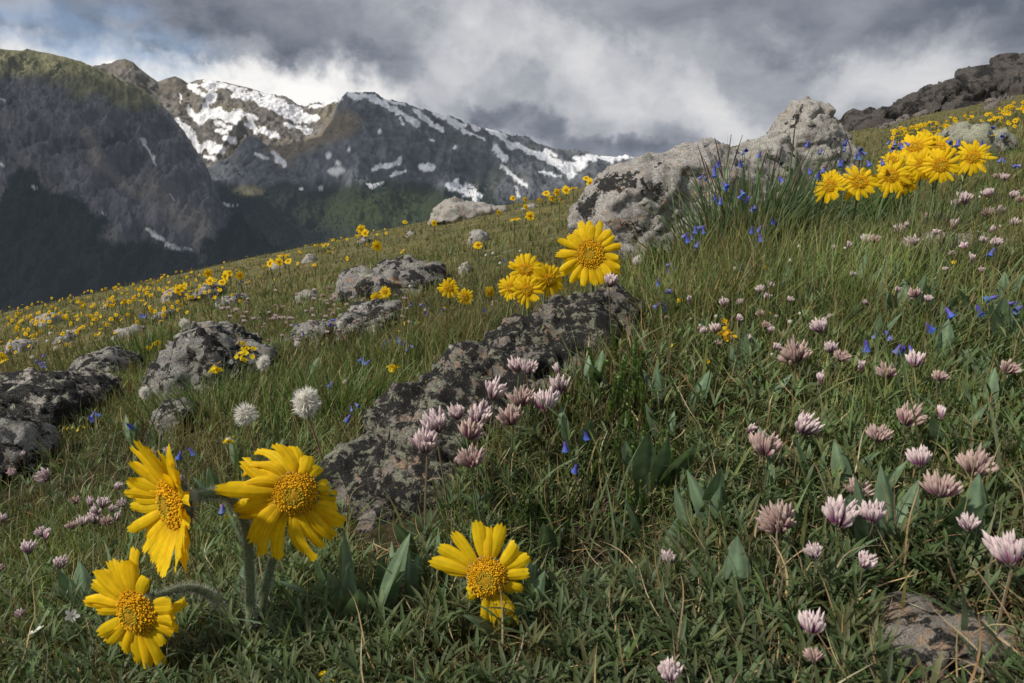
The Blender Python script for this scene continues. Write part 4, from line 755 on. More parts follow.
near = [  # px, py, width px, kind, label
 (438, 423, 28, 'f', 'pink clover head with flared florets against the green lichen of the boulder'), (459, 413, 18, 'f', 'purple tipped clover head between two wider ones on the boulder'), (478, 417, 24, 'f', 'magenta streaked clover head at the right of the boulder group'), (469, 431, 25, 'w', 'faded clover head below the magenta streaked one'),
 (425, 442, 30, 'f', 'lowest left pink clover head of the group before the boulder'), (483, 406, 12, 'b', 'narrow clover bud above the magenta streaked head'), (492, 391, 24, 'f', 'open pink clover head over the middle of the lichen boulder'), (512, 416, 26, 'w', 'pale dusty clover head right of the boulder group on a dark stalk'),
 (545, 404, 27, 'f', 'wide open clover head with long pointed florets beside the green fronds'), (561, 386, 22, 'f', 'cup shaped white clover head at the top of the fronds'), (559, 370, 11, 'b', 'slim pink bud right above the cup shaped clover head'), (518, 366, 17, 'f', 'left of two clover heads highest against the black lichen'), (528, 368, 18, 'f', 'right of two clover heads highest against the black lichen'), (522, 398, 24, 'w', 'brownish drooping clover head under the highest pair'),
 (610, 281, 16, 'f', 'lone clover head on a tall stalk just below the large round yellow flower'), (472, 458, 26, 'w', 'shaggy faded clover head lowest of the boulder group'), (455, 460, 10, 'b', 'tiny bud beside the shaggy faded clover head'),
 (822, 327, 17, 'f', 'rounded clover head topping the row behind the tan spiky one'), (798, 352, 30, 'w', 'large spiky tan and pink clover head in the right meadow'), (831, 348, 14, 'f', 'narrow upright clover head just right of the large spiky tan one'), (840, 356, 15, 'w', 'small faded clover head leaning on the narrow upright one'), (861, 367, 12, 'b', 'single slim bud on a straight stalk in the right meadow'),
 (888, 371, 19, 'w', 'half white half brown clover head left of the white round one'), (916, 361, 18, 'f', 'round white clover head under the small bluebells'), (939, 376, 14, 'w', 'withered clover head on a stalk right of the round white one'), (1007, 367, 17, 'w', 'withered clover head close to the right edge'), (821, 379, 13, 'b', 'dull pink bud below the large spiky tan clover head'),
 (748, 429, 13, 'b', 'slender pale bud at the left of the middle right clovers'), (766, 445, 31, 'w', 'broad drooping clover head of separate tan florets'), (802, 425, 27, 'f', 'plump white clover head with one dark pink floret'), (907, 416, 27, 'w', 'ragged pink clover head crossed by a long grass blade'), (942, 415, 14, 'b', 'small purple tipped bud right of the ragged pink head'), (878, 434, 22, 'w', 'clover head lying sideways with its white bud pointing left'),
 (922, 460, 23, 'f', 'smooth egg shaped clover head with purple stripes'), (977, 464, 34, 'w', 'wide brownish clover head behind crossing grass blades at right'), (942, 487, 31, 'w', 'dense pink clover head below the egg shaped one'), (781, 518, 38, 'w', 'broad cream clover head with purple lower florets, lower right'), (840, 516, 33, 'f', 'white crown shaped clover head in the lower right meadow'),
 (874, 515, 25, 'f', 'pink clover head just right of the crown shaped one'), (817, 552, 19, 'f', 'mauve clover head low in the grass below the crown shaped one'), (863, 561, 20, 'f', 'white and purple clover head behind a dark leaf'), (812, 627, 27, 'f', 'deep purple based clover head lowest in the right meadow'), (815, 655, 17, 'w', 'withered clover head directly under the deep purple based one'),
 (970, 525, 19, 'f', 'tall narrow clover head left of the one cut by the right edge'), (1014, 554, 38, 'f', 'large pink clover head cut by the right edge of the photo'), (669, 557, 15, 'f', 'small mauve clover head beside the dark hollow'), (671, 674, 25, 'f', 'pale clover head at the bottom edge right of the hollow'), (858, 489, 23, 'w', 'dried brown clover head above the crown shaped one')]
for i, (px, py, w, k, lab) in enumerate(near):
    hs = RNG.uniform(.055, .07)
    Z = solve(px, py, hs)
    if 415 < px < 565 and 360 < py < 465: Z = np.interp(py, [366, 400, 440, 465], [.84, .76, .68, .64])+RNG.normal(0, .01)
    if (px, py) == (610, 281): Z = .93
    small_plant('clover_flower', lab, 'clover', 'pink clover flowers', px, py, hs, w*1.12, CLH[k][i % len(CLH[k])], (STEM_B, STEM_G)[i % 2], Z, .22, EX)
mid = [(741, 302, 9), (724, 303, 11), (761, 313, 9), (761, 290, 10), (769, 286, 12), (767, 297, 9), (716, 329, 12), (915, 293, 13), (927, 299, 9), (868, 302, 9), (773, 330, 9), (867, 240, 13), (875, 239, 11), (900, 230, 12), (909, 225, 9), (913, 242, 17), (923, 223, 8), (929, 216, 9), (939, 218, 10), (953, 225, 13), (964, 199, 16), (958, 203, 10),
       (988, 213, 12), (1001, 212, 13), (990, 230, 9), (991, 193, 12), (1012, 195, 10), (1021, 199, 9), (1015, 223, 10), (972, 259, 11), (982, 240, 9), (995, 243, 12), (952, 253, 7), (982, 270, 7), (848, 246, 8), (817, 188, 9), (823, 200, 8), (765, 325, 10), (737, 318, 8), (748, 339, 9), (790, 300, 8), (705, 331, 9), (718, 343, 8), (775, 347, 9), (690, 300, 9), (935, 232, 8), (1005, 178, 9), (997, 176, 7), (965, 246, 9)]
for i, (px, py, w) in enumerate(mid):
    k = 'ffwfb'[i % 5]; small_plant('clover_flower', {'f': 'small open pink clover head in the upper right meadow', 'w': 'small faded clover head in the upper right meadow', 'b': 'small pink clover bud in the upper right meadow'}[k], 'clover', 'small clover heads in the upper right meadow, '+KW[k], px, py, RNG.uniform(.04, .06), w*1.05, CLH[k][i % len(CLH[k])], STEM_G, None, .25, EX[:1])
left = [(48, 474, 17), (13, 471, 9), (75, 500, 11), (90, 502, 13), (101, 504, 13), (94, 518, 16), (82, 523, 12), (107, 521, 12), (115, 517, 12), (118, 487, 9), (122, 503, 10), (2, 519, 10), (70, 526, 11), (23, 455, 10), (43, 532, 12), (184, 478, 8), (169, 450, 8), (152, 453, 8), (44, 536, 12), (27, 549, 16), (21, 612, 10), (58, 564, 14), (0, 568, 10), (98, 511, 12), (110, 509, 9)]
for i, (px, py, w) in enumerate(left):
    k = 'ffwbf'[i % 5]; small_plant('clover_flower', {'f': 'open pale pink clover head in the shaded grass at lower left', 'w': 'faded clover head in the shaded grass at lower left', 'b': 'narrow pink clover bud in the shaded grass at lower left'}[k], 'clover', 'clover heads at lower left, '+KW[k], px, py, RNG.uniform(.045, .065), w*1.1, CLH[k][i % len(CLH[k])], STEM_B, None, .3, EX[:2])
def merged(name, parts, mat):            # a tiny far plant as one mesh: parts = (mesh, matrix)
    a = Acc()
    for me, m in parts:
        n = len(me.vertices); v = np.empty(n*3, np.float32); me.vertices.foreach_get('co', v); v = v.reshape(-1, 3); m = np.array(m); v = v @ m[:3, :3].T+m[:3, 3]; c = np.empty(n*4, np.float32); me.color_attributes['col'].data.foreach_get('color', c)
        f = np.empty(len(me.loops), np.int32); me.loops.foreach_get('vertex_index', f); a.add(v, f.reshape(-1, 4), c.reshape(-1, 4)[:, :3])
    return a.mesh(name, mat)
def far_plant(name, me, label, cat, group, px, py, h, wpx, Z=None, rz=None):
    """me is one unit wide with its head 1/h*width up: origin at the head, stem hangs below"""
    if Z is None: Z = solve(px, py, h)
    if Z is None: return None
    P = at(px, py, Z); o = link(name, me, None, P); s = wpx*Z/FPX; o.scale = (s,)*3; o.rotation_euler = (0, 0, RNG.uniform(-.8, .8) if rz is None else rz); return tag(o, label, cat, group)
CLF = [merged('clover_flower', [(CLH[k][j], Matrix.Translation((0, 0, -.35))), (STEM_G, Matrix.Translation((0, 0, -2.6)) @ Matrix.Diagonal((1, 1, 2.3, 1)))], M['clover']) for k, j in (('f', 0), ('f', 1), ('w', 0))]
cnt = 0
while cnt < 112:
    if cnt < 100: px, py = RNG.normal(310, 60), RNG.normal(314, 11)
    else: px, py = RNG.uniform(640, 1020), RNG.uniform(205, 330)
    if cnt < 100 and (px < 215 or px > 420 or py < 280+(420-px)*.03): continue
    w = RNG.uniform(3.2, 5.5) if cnt < 100 else RNG.uniform(5, 8)
    if far_plant('clover_flower', CLF[cnt % 3], 'tiny pink clover head in the carpet behind the left rocks' if cnt < 100 else 'tiny pink clover head sunk in the right meadow grass', 'clover', 'clover carpet behind the left rocks' if cnt < 100 else 'tiny clover heads in the right meadow', px, py, .045, w): cnt += 1
# bluebells
def bell_mesh(name='bell', L_=1., col=(.05, .11, .62)):
    a = Acc(); t = np.linspace(0, 1, 8); r = np.interp(t, [0, .15, .5, .62, .85, 1], [.12, .22, .24, .32, .40, .50])*L_*.74; ph = np.linspace(0, 2*np.pi, 11); rr_ = r[:, None]*(1+.10*np.cos(ph*5)*(t[:, None] > .8)); g = np.stack([rr_*np.cos(ph), rr_*np.sin(ph), -t[:, None]*L_*np.ones(11)], -1)
    c = np.array([.13, .07, .42])*(1-t[:, None])+np.array(col)*t[:, None]; a.grid(g[None], np.broadcast_to(c[None, :, None], (1,)+g.shape)); tube(a, np.array([[0, 0, 0], [.02, 0, .12], [.0, 0, .3]]), [.05, .03, .025], np.array([.08, .07, .09]), 5); return a
def bell_cluster(n, seed, name='flower_head', spread=.45):
    g = np.random.default_rng(seed); a = Acc()
    for k in range(n):
        b = bell_mesh(col=g.uniform([.07, .13, .42], [.16, .26, .66])); rot = np.array(Matrix.Rotation(g.uniform(0, 6.28), 3, 'Z') @ Matrix.Rotation(g.uniform(.1, .9), 3, 'X')); o = np.array([g.normal(0, spread), g.normal(0, spread), g.uniform(-.2, .4)]); sc_ = g.uniform(.6, 1.)
        for V, F, C in zip(b.V, b.F, b.C): a.V.append(V @ rot.T*sc_+o)
        for F in b.F: a.F.append(F+a.n)
        for C in b.C: a.C.append(np.array(C))
        a.n += b.n
    return a.mesh(name, M['blue'])
BL = [bell_cluster(n, s) for n, s in ((1, 3), (2, 5), (3, 4), (4, 8), (6, 9))]
def lance(ln=1., w=.26, name='leaf', col=(.10, .15, .085), curve=.35):
    a = Acc(); t = np.linspace(0, 1, 11)[:, None]; th = .12+curve*t; C = np.concatenate([np.cumsum(np.sin(th)*ln/10, 0), 0*t, np.cumsum(np.cos(th)*ln/10, 0)], 1); C -= C[0]
    pr = np.interp(t[:, 0], [0, .15, .45, .7, .9, 1], [.18, .5, 1, .85, .35, .03])*w*ln*.5; G = np.stack([C+np.array([-.10*1, 0, 0])*0+np.stack([.35*abs(u)*pr, u*pr, 0*pr], -1)*1. for u in (-1, -.5, 0, .5, 1)], 1)
    c = np.array(col)*np.array([1.1, 1., .55, 1., 1.1])[None, :, None]*(.8+.4*t[..., None]); c = np.where(np.array([0, 0, 1, 0, 0])[None, :, None] > 0, np.array(col)*1.8, c); a.grid(G[None], c[None]); return a.mesh(name, M['leaf'])
LANCE = [lance(1, .24), lance(1, .30, col=(.11, .165, .10)), lance(1, .2, curve=.7)]
BX = [('leaf', LANCE[0], .2), ('leaf', LANCE[2], .6)]
bells = [(712, 160, 1), (712, 171, 1), (708, 175, 2), (719, 165, 1), (743, 149, 2), (745, 160, 1), (717, 186, 1), (721, 191, 1), (726, 196, 1), (748, 195, 3), (751, 205, 2), (783, 172, 1), (698, 226, 3), (694, 233, 2), (688, 231, 1), (698, 239, 2), (755, 227, 1), (757, 232, 1), (768, 224, 1),
         (816, 141, 1), (821, 147, 2), (844, 135, 1), (859, 152, 4), (846, 148, 2), (833, 158, 1), (813, 165, 1), (850, 160, 1), (889, 138, 2), (901, 142, 3), (891, 147, 2), (878, 160, 1), (866, 161, 1), (990, 131, 2), (1002, 133, 2), (1005, 156, 2), (1010, 164, 2), (957, 140, 3), (990, 139, 1), (817, 173, 1), (824, 167, 1), (765, 150, 1), (735, 185, 1),
         (949, 305, 1), (966, 303, 1), (1009, 302, 4), (1022, 305, 2), (875, 328, 2), (877, 338, 1), (912, 325, 1), (912, 343, 2), (899, 346, 1), (1004, 247, 1), (1016, 388, 1), (656, 258, 2), (663, 267, 1), (678, 267, 2), (666, 250, 1), (685, 253, 1), (664, 276, 1), (664, 299, 2), (668, 302, 2), (769, 222, 1),
         (332, 323, 3), (347, 316, 2), (410, 302, 2), (427, 304, 2), (439, 310, 2), (383, 339, 2), (377, 343, 1), (405, 340, 3), (405, 346, 2), (368, 359, 3), (335, 383, 1), (349, 405, 2), (356, 417, 1), (479, 306, 1), (45, 352, 2), (42, 361, 3), (47, 364, 2), (38, 365, 2), (197, 368, 4), (145, 314, 3), (139, 315, 2), (90, 415, 3), (71, 402, 2), (119, 426, 1), (185, 447, 1), (188, 453, 1), (221, 501, 2), (232, 504, 2), (500, 262, 2), (510, 258, 1), (420, 312, 1), (296, 322, 2), (300, 330, 1), (238, 283, 2)]
for i, (px, py, c) in enumerate(bells):
    reg = 'among the grass tuft and right hand boulders' if py < 245 and px > 640 else ('in the middle right meadow' if px > 640 else ('left of the large lichen boulder' if px > 280 else 'in the left meadow'))
    h = .09 if py < 200 and px > 640 else .05; Z = None
    if px > 640 and py < 245: Z = np.interp(py, [130, 240], [1.5, 1.25])+RNG.normal(0, .03)
    Zq = Z or solve(px, py, h)
    if Zq is None: continue
    sz = .0150/Zq*FPX; sz = np.clip(sz, 4.5, 13)
    small_plant('bluebell', ('single nodding bluebell ', 'pair of nodding bluebells ', 'cluster of nodding bluebells ', 'full cluster of nodding bluebells ')[min(c, 4)-1]+reg, 'bluebell', 'bluebells '+reg+(', single', ', pairs', ', clusters', ', full clusters')[min(c, 4)-1], px, py, h, sz, BL[c-1 if c < 4 else 4], STEM_G, Z, .3, BX if Zq < 1.6 else (), drop=0.)
for px, py, lab in [(566, 436, 'bluebell with two long hanging buds in front of the green fronds'), (579, 468, 'faint bluebell bud hanging low in the leaves under the fronds'), (575, 430, 'bluebell with a blue bud right of the hanging pair')]:
    small_plant('bluebell', lab, 'bluebell', None, px, py, .06, 11, BL[0], STEM_B, None, .1, BX, drop=0.)
# white fluffy heads
def fluff(n, asp, seed):
    g = np.random.default_rng(seed); d = norm(g.normal(0, 1, (n, 3))); c = d*np.array([.16, .16, .16*asp])*g.uniform(.2, 1, (n, 1)); lump = 1+.5*vnoise(d*2.2+seed, seed)[:, None]; e = c+norm(d+g.normal(0, .55, (n, 3))+np.array([-.25, 0, .1]))*g.uniform(.14, .38, (n, 1))*lump; s = norm(np.cross(d, g.normal(0, 1, (n, 3))))*.015
    G = np.stack([np.stack([c-s*.5, c+s*.5], 1), np.stack([(c+e)/2-s, (c+e)/2+s], 1), np.stack([e-s*.3, e+s*.3], 1)], 1); a = Acc(); k = g.uniform(.8, 1., (n, 1, 1, 1)); a.grid(G, np.broadcast_to(np.array([.93, .91, .85])*k, G.shape)); ph = np.linspace(0, 2*np.pi, 13); la = np.linspace(-1.5, 1.5, 9); rr_ = .30*np.cos(la)[:, None]; a.grid(np.stack([rr_*np.cos(ph), rr_*np.sin(ph), .28*asp*.8*np.sin(la)[:, None]*np.ones(13)], -1)[None], np.array([.74, .70, .62])); return a.mesh('flower_head', M['fluff'])
FL = [fluff(2600, 1.9, 1), fluff(2000, 1.1, 2), fluff(220, 1.4, 3)]
for px, py, w, k, h, lab in [(305, 391, 27, 0, .13, 'tall oval fluffy white seed head, larger of two in the left grass'), (245, 405, 22, 1, .11, 'round fluffy white seed head lower left of the tall oval one'), (263, 357, 13, 0, .10, 'white bottlebrush flower beside the yellow wallflower'), (144, 388, 11, 0, .08, 'cream flower head below the white lichen rock'), (184, 319, 10, 1, .10, 'white flower head on top of the white lichen rock'),
                             (453, 346, 11, 1, .09, 'white fluffy head peeping over the edge of the lichen boulder'), (637, 256, 9, 1, .10, 'white button flower right of the large round yellow flower'), (359, 285, 9, 0, .08, 'white flower in front of the rough grey boulder'), (340, 322, 7, 0, .07, 'small white flower at the end of the flat rock line'), (298, 390, 6, 2, .08, 'small white tuft beside the tall oval seed head'), (297, 341, 6, 1, .07, 'small white flower right of the dark small rock')]:
    small_plant('white_flower', lab, 'white flower', None, px, py, h, w*1.15, FL[k], STEM_R, None, .15, (), drop=.4)
for i in range(34):
    px, py = [(47, 340), (50, 332), (68, 330), (12, 341), (55, 347), (32, 356), (255, 249), (425, 309), (486, 254), (493, 252), (500, 262), (735, 267), (722, 240), (799, 208), (811, 230), (799, 245), (790, 259), (800, 312), (772, 353), (716, 315), (690, 318), (700, 324), (790, 320), (845, 247), (980, 196), (1000, 225), (948, 214), (905, 158), (320, 402), (410, 285), (340, 290), (345, 380), (520, 250), (655, 235)][i]
    small_plant('white_flower', 'tiny white flower dotting the grass', 'white flower', 'tiny white flowers in the grass', px, py, .05, RNG.uniform(3.5, 6), FL[2], STEM_G, None, .2, (), drop=.3)
def star(npet, seed, col, w=.35, cup=.25, name='flower_head', mid=(.45, .35, .05)):
    a = Acc(); t = np.linspace(0, 1, 5); u = np.linspace(-1, 1, 3)
    for k in range(npet):
        th = k/npet*2*np.pi; pr = np.array([.2, .7, 1, .9, .35])*w*.5; G = np.stack([np.cos(th)*(t*.5)[:, None]-np.sin(th)*pr[:, None]*u, np.sin(th)*(t*.5)[:, None]+np.cos(th)*pr[:, None]*u, (cup*t**1.5*.5)[:, None]+.04*u**2], -1); a.grid(G[None], np.array(col)*(.9+.2*t[:, None, None]))
    ph = np.linspace(0, 2*np.pi, 9); q = np.array([0, .6, 1.])*.1; a.grid(np.stack([q[:, None]*np.cos(ph), q[:, None]*np.sin(ph), np.array([.08, .06, .0])[:, None]*np.ones(9)], -1)[None], np.array(mid)); return a
def face(a, name, mat, tilt=0.): return a.mesh(name, mat)
YS = star(5, 1, (.80, .56, .01), .42).mesh('flower_head', M['petal']); WS = star(5, 2, (.78, .77, .74), .3, .15).mesh('flower_head', M['fluff'])
def cluster_mesh(n, spread, col, seed, sz=.3, npet=4):
    g = np.random.default_rng(seed); a = Acc()
    for k in range(n):
        s = star(npet, k, np.array(col)*g.uniform(.85, 1.1), .5, .2); rot = np.array(Matrix.Rotation(g.uniform(0, 6.28), 3, 'Z') @ Matrix.Rotation(g.uniform(.3, 1.3), 3, 'X')); o = g.normal(0, 1, 3)*spread
        for V, C, F in zip(s.V, s.C, s.F): a.F.append(F+a.n)
        for V in s.V: a.V.append(V @ rot.T*sz*g.uniform(.8, 1.2)+o)
        for C in s.C: a.C.append(np.array(C))
        a.n += s.n
    return a.mesh('flower_head', M['petal'])
YW = cluster_mesh(26, (.28, .28, .55), (.80, .62, .01), 3, .36); YW2 = cluster_mesh(12, (.25, .25, .3), (.80, .62, .01), 5, .42); YO = cluster_mesh(14, (.25, .25, .4), (.80, .48, .01), 7, .45)
small_plant('wallflower', 'tall cluster of small bright yellow wallflower blossoms above the rocks', 'yellow wildflower', None, 242, 346, .12, 15, YW, STEM_G, None, .1, BX, drop=.5)
small_plant('wallflower', 'small loose cluster of yellow blossoms left of the tall wallflower', 'yellow wildflower', None, 214, 364, .10, 12, YW2, STEM_G, None, .1, BX, drop=.4)
small_plant('stonecrop', 'yellow and orange starry blossom cluster in the middle of the right meadow', 'yellow wildflower', None, 728, 327, .06, 14, YO, STEM_R, None, .1, (), drop=.4)
small_plant('owl_clover', 'yellow topped white flower standing above the ragged yellow flower', 'yellow wildflower', None, 228, 438, .07, 9, YW2, STEM_R, None, .1, [('lower_petals', FL[2], 'head')], drop=.3)
small_plant('cinquefoil', 'wilting yellow blossom with a brown centre left of the lichen boulder', 'yellow wildflower', None, 395, 363, .06, 13, YW2, STEM_R, None, .1, BX, drop=.4)
small_plant('cinquefoil', 'drooping yellow bud at the bottom edge right of the thick stalks', 'yellow wildflower', None, 327, 672, .04, 14, YW2, STEM_G, None, .1, BX, drop=.4)
for px, py, lab in [(71, 615, 'white five petalled star flower, right of two at lower left'), (36, 630, 'white five petalled star flower, left of two at lower left')]: small_plant('star_flower', lab, 'white flower', None, px, py, .05, 15, WS, STEM_G, None, .5, (), drop=.1)
dots = [(378, 351, 7), (635, 272, 6), (632, 283, 4), (680, 300, 6), (766, 268, 6), (825, 237, 5), (954, 262, 5.5), (809, 307, 6), (809, 226, 4), (820, 318, 4), (708, 361, 4), (727, 325, 5), (347, 328, 4), (405, 323, 4), (443, 308, 6), (153, 345, 7), (157, 342, 7), (148, 348, 6), (2, 357, 10), (2, 362, 9), (2, 375, 6), (29, 368, 4), (43, 347, 4), (60, 341, 4), (66, 344, 4), (70, 347, 4), (100, 333, 6), (135, 318, 4), (142, 301, 4), (101, 316, 4), (70, 323, 5), (64, 317, 5), (52, 327, 5), (115, 333, 4), (126, 420, 6), (73, 427, 4), (68, 428, 4), (83, 427, 4), (78, 430, 3.5), (215, 297, 4), (177, 310, 4), (275, 279, 3), (258, 276, 4), (226, 516, 6), (235, 499, 5), (222, 505, 4), (340, 304, 4), (362, 300, 4), (410, 330, 3.5), (418, 322, 3.5), (399, 331, 3), (650, 299, 4), (672, 345, 4), (770, 313, 4)]
for px, py, w in dots:
    small_plant('cinquefoil', 'small yellow five petalled blossom low in the grass', 'yellow wildflower', 'small yellow blossoms in the grass', px, py, .04, w, YS, STEM_G, None, .9, (), drop=.1)
# ------------------------------------------------------------------ far yellow flowers
def far_sun(seed, nod=.9):
    g = np.random.default_rng(seed); s = ring_specs(11, .5, .24, cup=.1); pm = petals(s, .09, A=3, B=3); dm = disk(.13, 7, .4); mt = Matrix.Rotation(g.normal(0, .6), 4, 'Z') @ Matrix.Rotation(nod+g.normal(0, .3), 4, 'X')
    return merged('alpine_sunflower', [(pm, mt), (dm, mt), (STEM_G, Matrix.Translation((0, .12, -2.4)) @ Matrix.Diagonal((1.3, 1.3, 2.35, 1)))], M['petal'])
FS = [far_sun(s, n) for s, n in ((1, 1.0), (2, 1.3), (3, .7), (4, 1.5), (5, 1.1), (6, .4))]
vis = [(361, 229, 9), (365, 233, 8), (358, 235, 6), (377, 246, 10), (402, 251, 6), (478, 245, 9), (499, 212, 6), (526, 207, 6), (515, 219, 10), (530, 216, 9), (546, 193, 8), (552, 198, 9), (557, 192, 8), (566, 190, 9), (573, 188, 9), (590, 183, 9), (586, 178, 7), (560, 200, 7), (208, 273, 9), (210, 281, 9), (206, 283, 7), (225, 276, 10), (222, 282, 8), (229, 273, 7), (240, 275, 9), (270, 263, 9), (283, 255, 11), (279, 262, 8), (288, 261, 8), (178, 290, 8), (184, 286, 8), (181, 288, 8), (142, 300, 6), (434, 223, 6), (405, 222, 5), (513, 198, 6), (525, 199, 5), (540, 200, 5)]
GF = 'yellow flowers scattered over the far left slope'
for i, (px, py, w) in enumerate(vis): 
    Z = np.interp(w, [5, 12], [9, 4.2]); h = None
    P = at(px, py, Z); gz = float(ground(P[0], P[1])); 
    Zs = solve(px, py, .15); Z = Zs if Zs else Z
    far_plant('alpine_sunflower', FS[i % 6], 'yellow flower on the crest of the left slope, large enough to show its petals', 'flower', 'yellow flowers along the near part of the crest', px, py, .15, w*1.1, Z)
cnt = 0; tries = 0; more = []
colx = np.linspace(-40, 640, 69); silh = []
for c in colx:
    Zc = np.geomspace(1, 80, 300); xx = (c-512)/FPX*Zc; yy_ = Zc/CP*.97; silh.append(float(proj(np.stack([xx, yy_, gfast(xx, yy_)], -1))[1].min()))
while len(more) < 330 and tries < 9000:
    tries += 1; px = RNG.uniform(-40, 560); sy = np.interp(px, colx, silh); depth_ = abs(RNG.normal(0, 24 if px < 260 else 9)); py = sy-3+depth_
    if px > 200 and RNG.random() < .55+.45*(px-200)/250: continue
    if n2(px, py*3, .02, 2, 7) < -.25 and RNG.random() < .6: continue
    Z = solve(px, py, .12, .5, 60., 240)
    if Z is None or Z < 2.5: continue
    more.append((px, py, Z))
more.sort(key=lambda q: q[2]); xs = []
for i, (px, py, Z) in enumerate(more):
    w = np.clip(.030/Z*FPX, 1.9, 4.2)*RNG.uniform(.75, 1.2)
    if i < 215: far_plant('alpine_sunflower', FS[i % 6], 'small yellow flower among the many dotting the far left slope', 'flower', GF, px, py, .12, w, Z)
    else: xs.append((px, py, Z, w))
parts_ = []
for i, (px, py, Z, w) in enumerate(xs):
    P = at(px, py, Z); parts_.append((FS[i % 6], Matrix.Translation(P) @ Matrix.Rotation(RNG.uniform(-.8, .8), 4, 'Z') @ Matrix.Scale(w*Z/FPX, 4)))
# right hand slope below the crag
for i in range(190):
    px = RNG.uniform(890, 1060); lo = np.interp(px, [890, 1024, 1060], [130, 100, 92]); py = lo+abs(RNG.normal(4, 12)); Z = solve(px, py, .10, 2., 60., 300)
    if Z is None: continue
    w = np.clip(.04/Z*FPX, 2.0, 4.2)*RNG.uniform(.8, 1.3); P = at(px, py, Z)
    if i < 24 and py > lo+6: far_plant('alpine_sunflower', FS[i % 6], 'small yellow flower on the upper slope below the dark crag', 'flower', 'yellow flowers below the crag', px, py, .1, w*1.2, Z)
    else: parts_.append((FS[i % 6], Matrix.Translation(P) @ Matrix.Rotation(RNG.uniform(-.8, .8), 4, 'Z') @ Matrix.Scale(w*Z/FPX, 4)))
tag(link('far_yellow_flowers', merged('far_yellow_flowers', parts_, M['petal'])), 'countless tiny yellow flowers speckling the distant slope', 'flowers', kind='stuff')
# ------------------------------------------------------------------ taller plants
def tuft(name, label, px, py, Z, n, hmin, hmax, w, spread, lean, pal, seeds=0, tan=.12, cat='grass tuft', rad=None):
    P = at(px, py, Z); bz = float(ground(P[0], P[1])); root = empty(name, (P[0], P[1], bz), label, cat); rad = rad or spread
    a = Acc(); x = RNG.normal(0, rad, n); y = RNG.normal(0, rad*.6, n); z = ground(P[0]+x, P[1]+y)-bz; hh = RNG.uniform(hmin, hmax, n); c0 = pick(pal, n); c1 = c0*1.3; tn = RNG.random(n) < tan; c0[tn] = [.24, .19, .09]; c1[tn] = [.36, .28, .14]
    azm = np.arctan2(y*1.2, x)+RNG.normal(0, .5, n); G, C = blades(x, y, z, hh, wmin(RNG.uniform(w*.6, w*1.2, n), np.full(n, Z)), np.abs(RNG.normal(lean, .15, n)), RNG.normal(.45, .35, n), azm, c0*.7, c1, 9, 2.2, twist=RNG.uniform(0, 6.28, n)); a.grid(G, C)
    link('grass_blades', a.mesh('grass_blades', M['leaf']), root)
    for k in range(seeds):
        b = Acc(); an = RNG.uniform(0, 6.28); l = RNG.uniform(.8, 1.15)*hmax; d = np.array([math.cos(an)*.22, math.sin(an)*.15, 1.]); b0 = np.array([RNG.normal(0, rad*.8), RNG.normal(0, rad*.4), 0]); pts = bez(b0, b0+d*l*.5, b0+d*l+np.array([.03*math.cos(an), 0, -.01]), 12)
        tube(b, pts, .0008, np.array([.14, .12, .06]), 5); tube(b, pts[-4:], [.0008, .0015, .0012, .0004], np.array([.09, .06, .055]), 6); link('seed_spike', b.mesh('seed_spike', M['dry']), root)
    return root
DG = [(.10, .155, .07), (.10, .15, .07), (.07, .115, .055), (.12, .16, .08)]
tuft('grass_tuft', 'tall dark green grass tuft with dark seed spikes in front of the grey boulders', 748, 262, 1.55, 620, .10, .29, .0056, .05, .15, DG, 12, .10, rad=.06)
tuft('grass_tuft', 'dense grass clump right of the tall tuft, under the pointed boulder', 796, 250, 1.8, 300, .10, .24, .004, .05, .12, DG, 6, .1, rad=.06)
tuft('grass_tuft', 'leafy green clump left of the yellow flower cluster on the skyline', 862, 212, 2.0, 300, .12, .28, .004, .05, .25, [(.06, .11, .03), (.08, .13, .04)], 2, .05, rad=.05)
tuft('grass_tuft', 'grass clump under the yellow flower cluster on the right', 925, 240, 1.6, 240, .07, .15, .0035, .06, .3, DG, 0, .1, rad=.08)
tuft('grass_tuft', 'grass clump at the foot of the tall grey boulder', 700, 262, 1.55, 300, .06, .19, .003, .05, .2, DG, 0, .12, rad=.06)
tuft('grass_tuft', 'bright grass clump between the lichen boulder and the fluffy seed heads', 330, 400, 1.25, 260, .05, .12, .003, .05, .25, [(.09, .14, .03), (.07, .12, .03)], 0, .1, rad=.07)
tuft('grass_tuft', 'grass clump in front of the white lichen rock', 215, 410, 1.4, 260, .06, .13, .003, .05, .3, [(.09, .14, .035), (.075, .12, .04)], 0, .1, rad=.08)
tuft('grass_tuft', 'wide soft grass clump beside the edge of the large lichen boulder', 400, 352, 1.5, 240, .06, .12, .0028, .05, .2, [(.09, .13, .04), (.07, .12, .03)], 0, .1, rad=.09)
tuft('grass_tuft', 'yellow green grass clump right of the lichen boulder crest', 690, 360, 1.05, 260, .05, .11, .0024, .05, .35, [(.13, .15, .035), (.10, .13, .03)], 0, .3, rad=.05)
tuft('grass_tuft', 'fresh green clump on the mound in the left slope', 140, 330, 2.6, 260, .07, .13, .004, .1, .3, [(.07, .12, .03), (.06, .10, .03)], 0, .05, rad=.16)
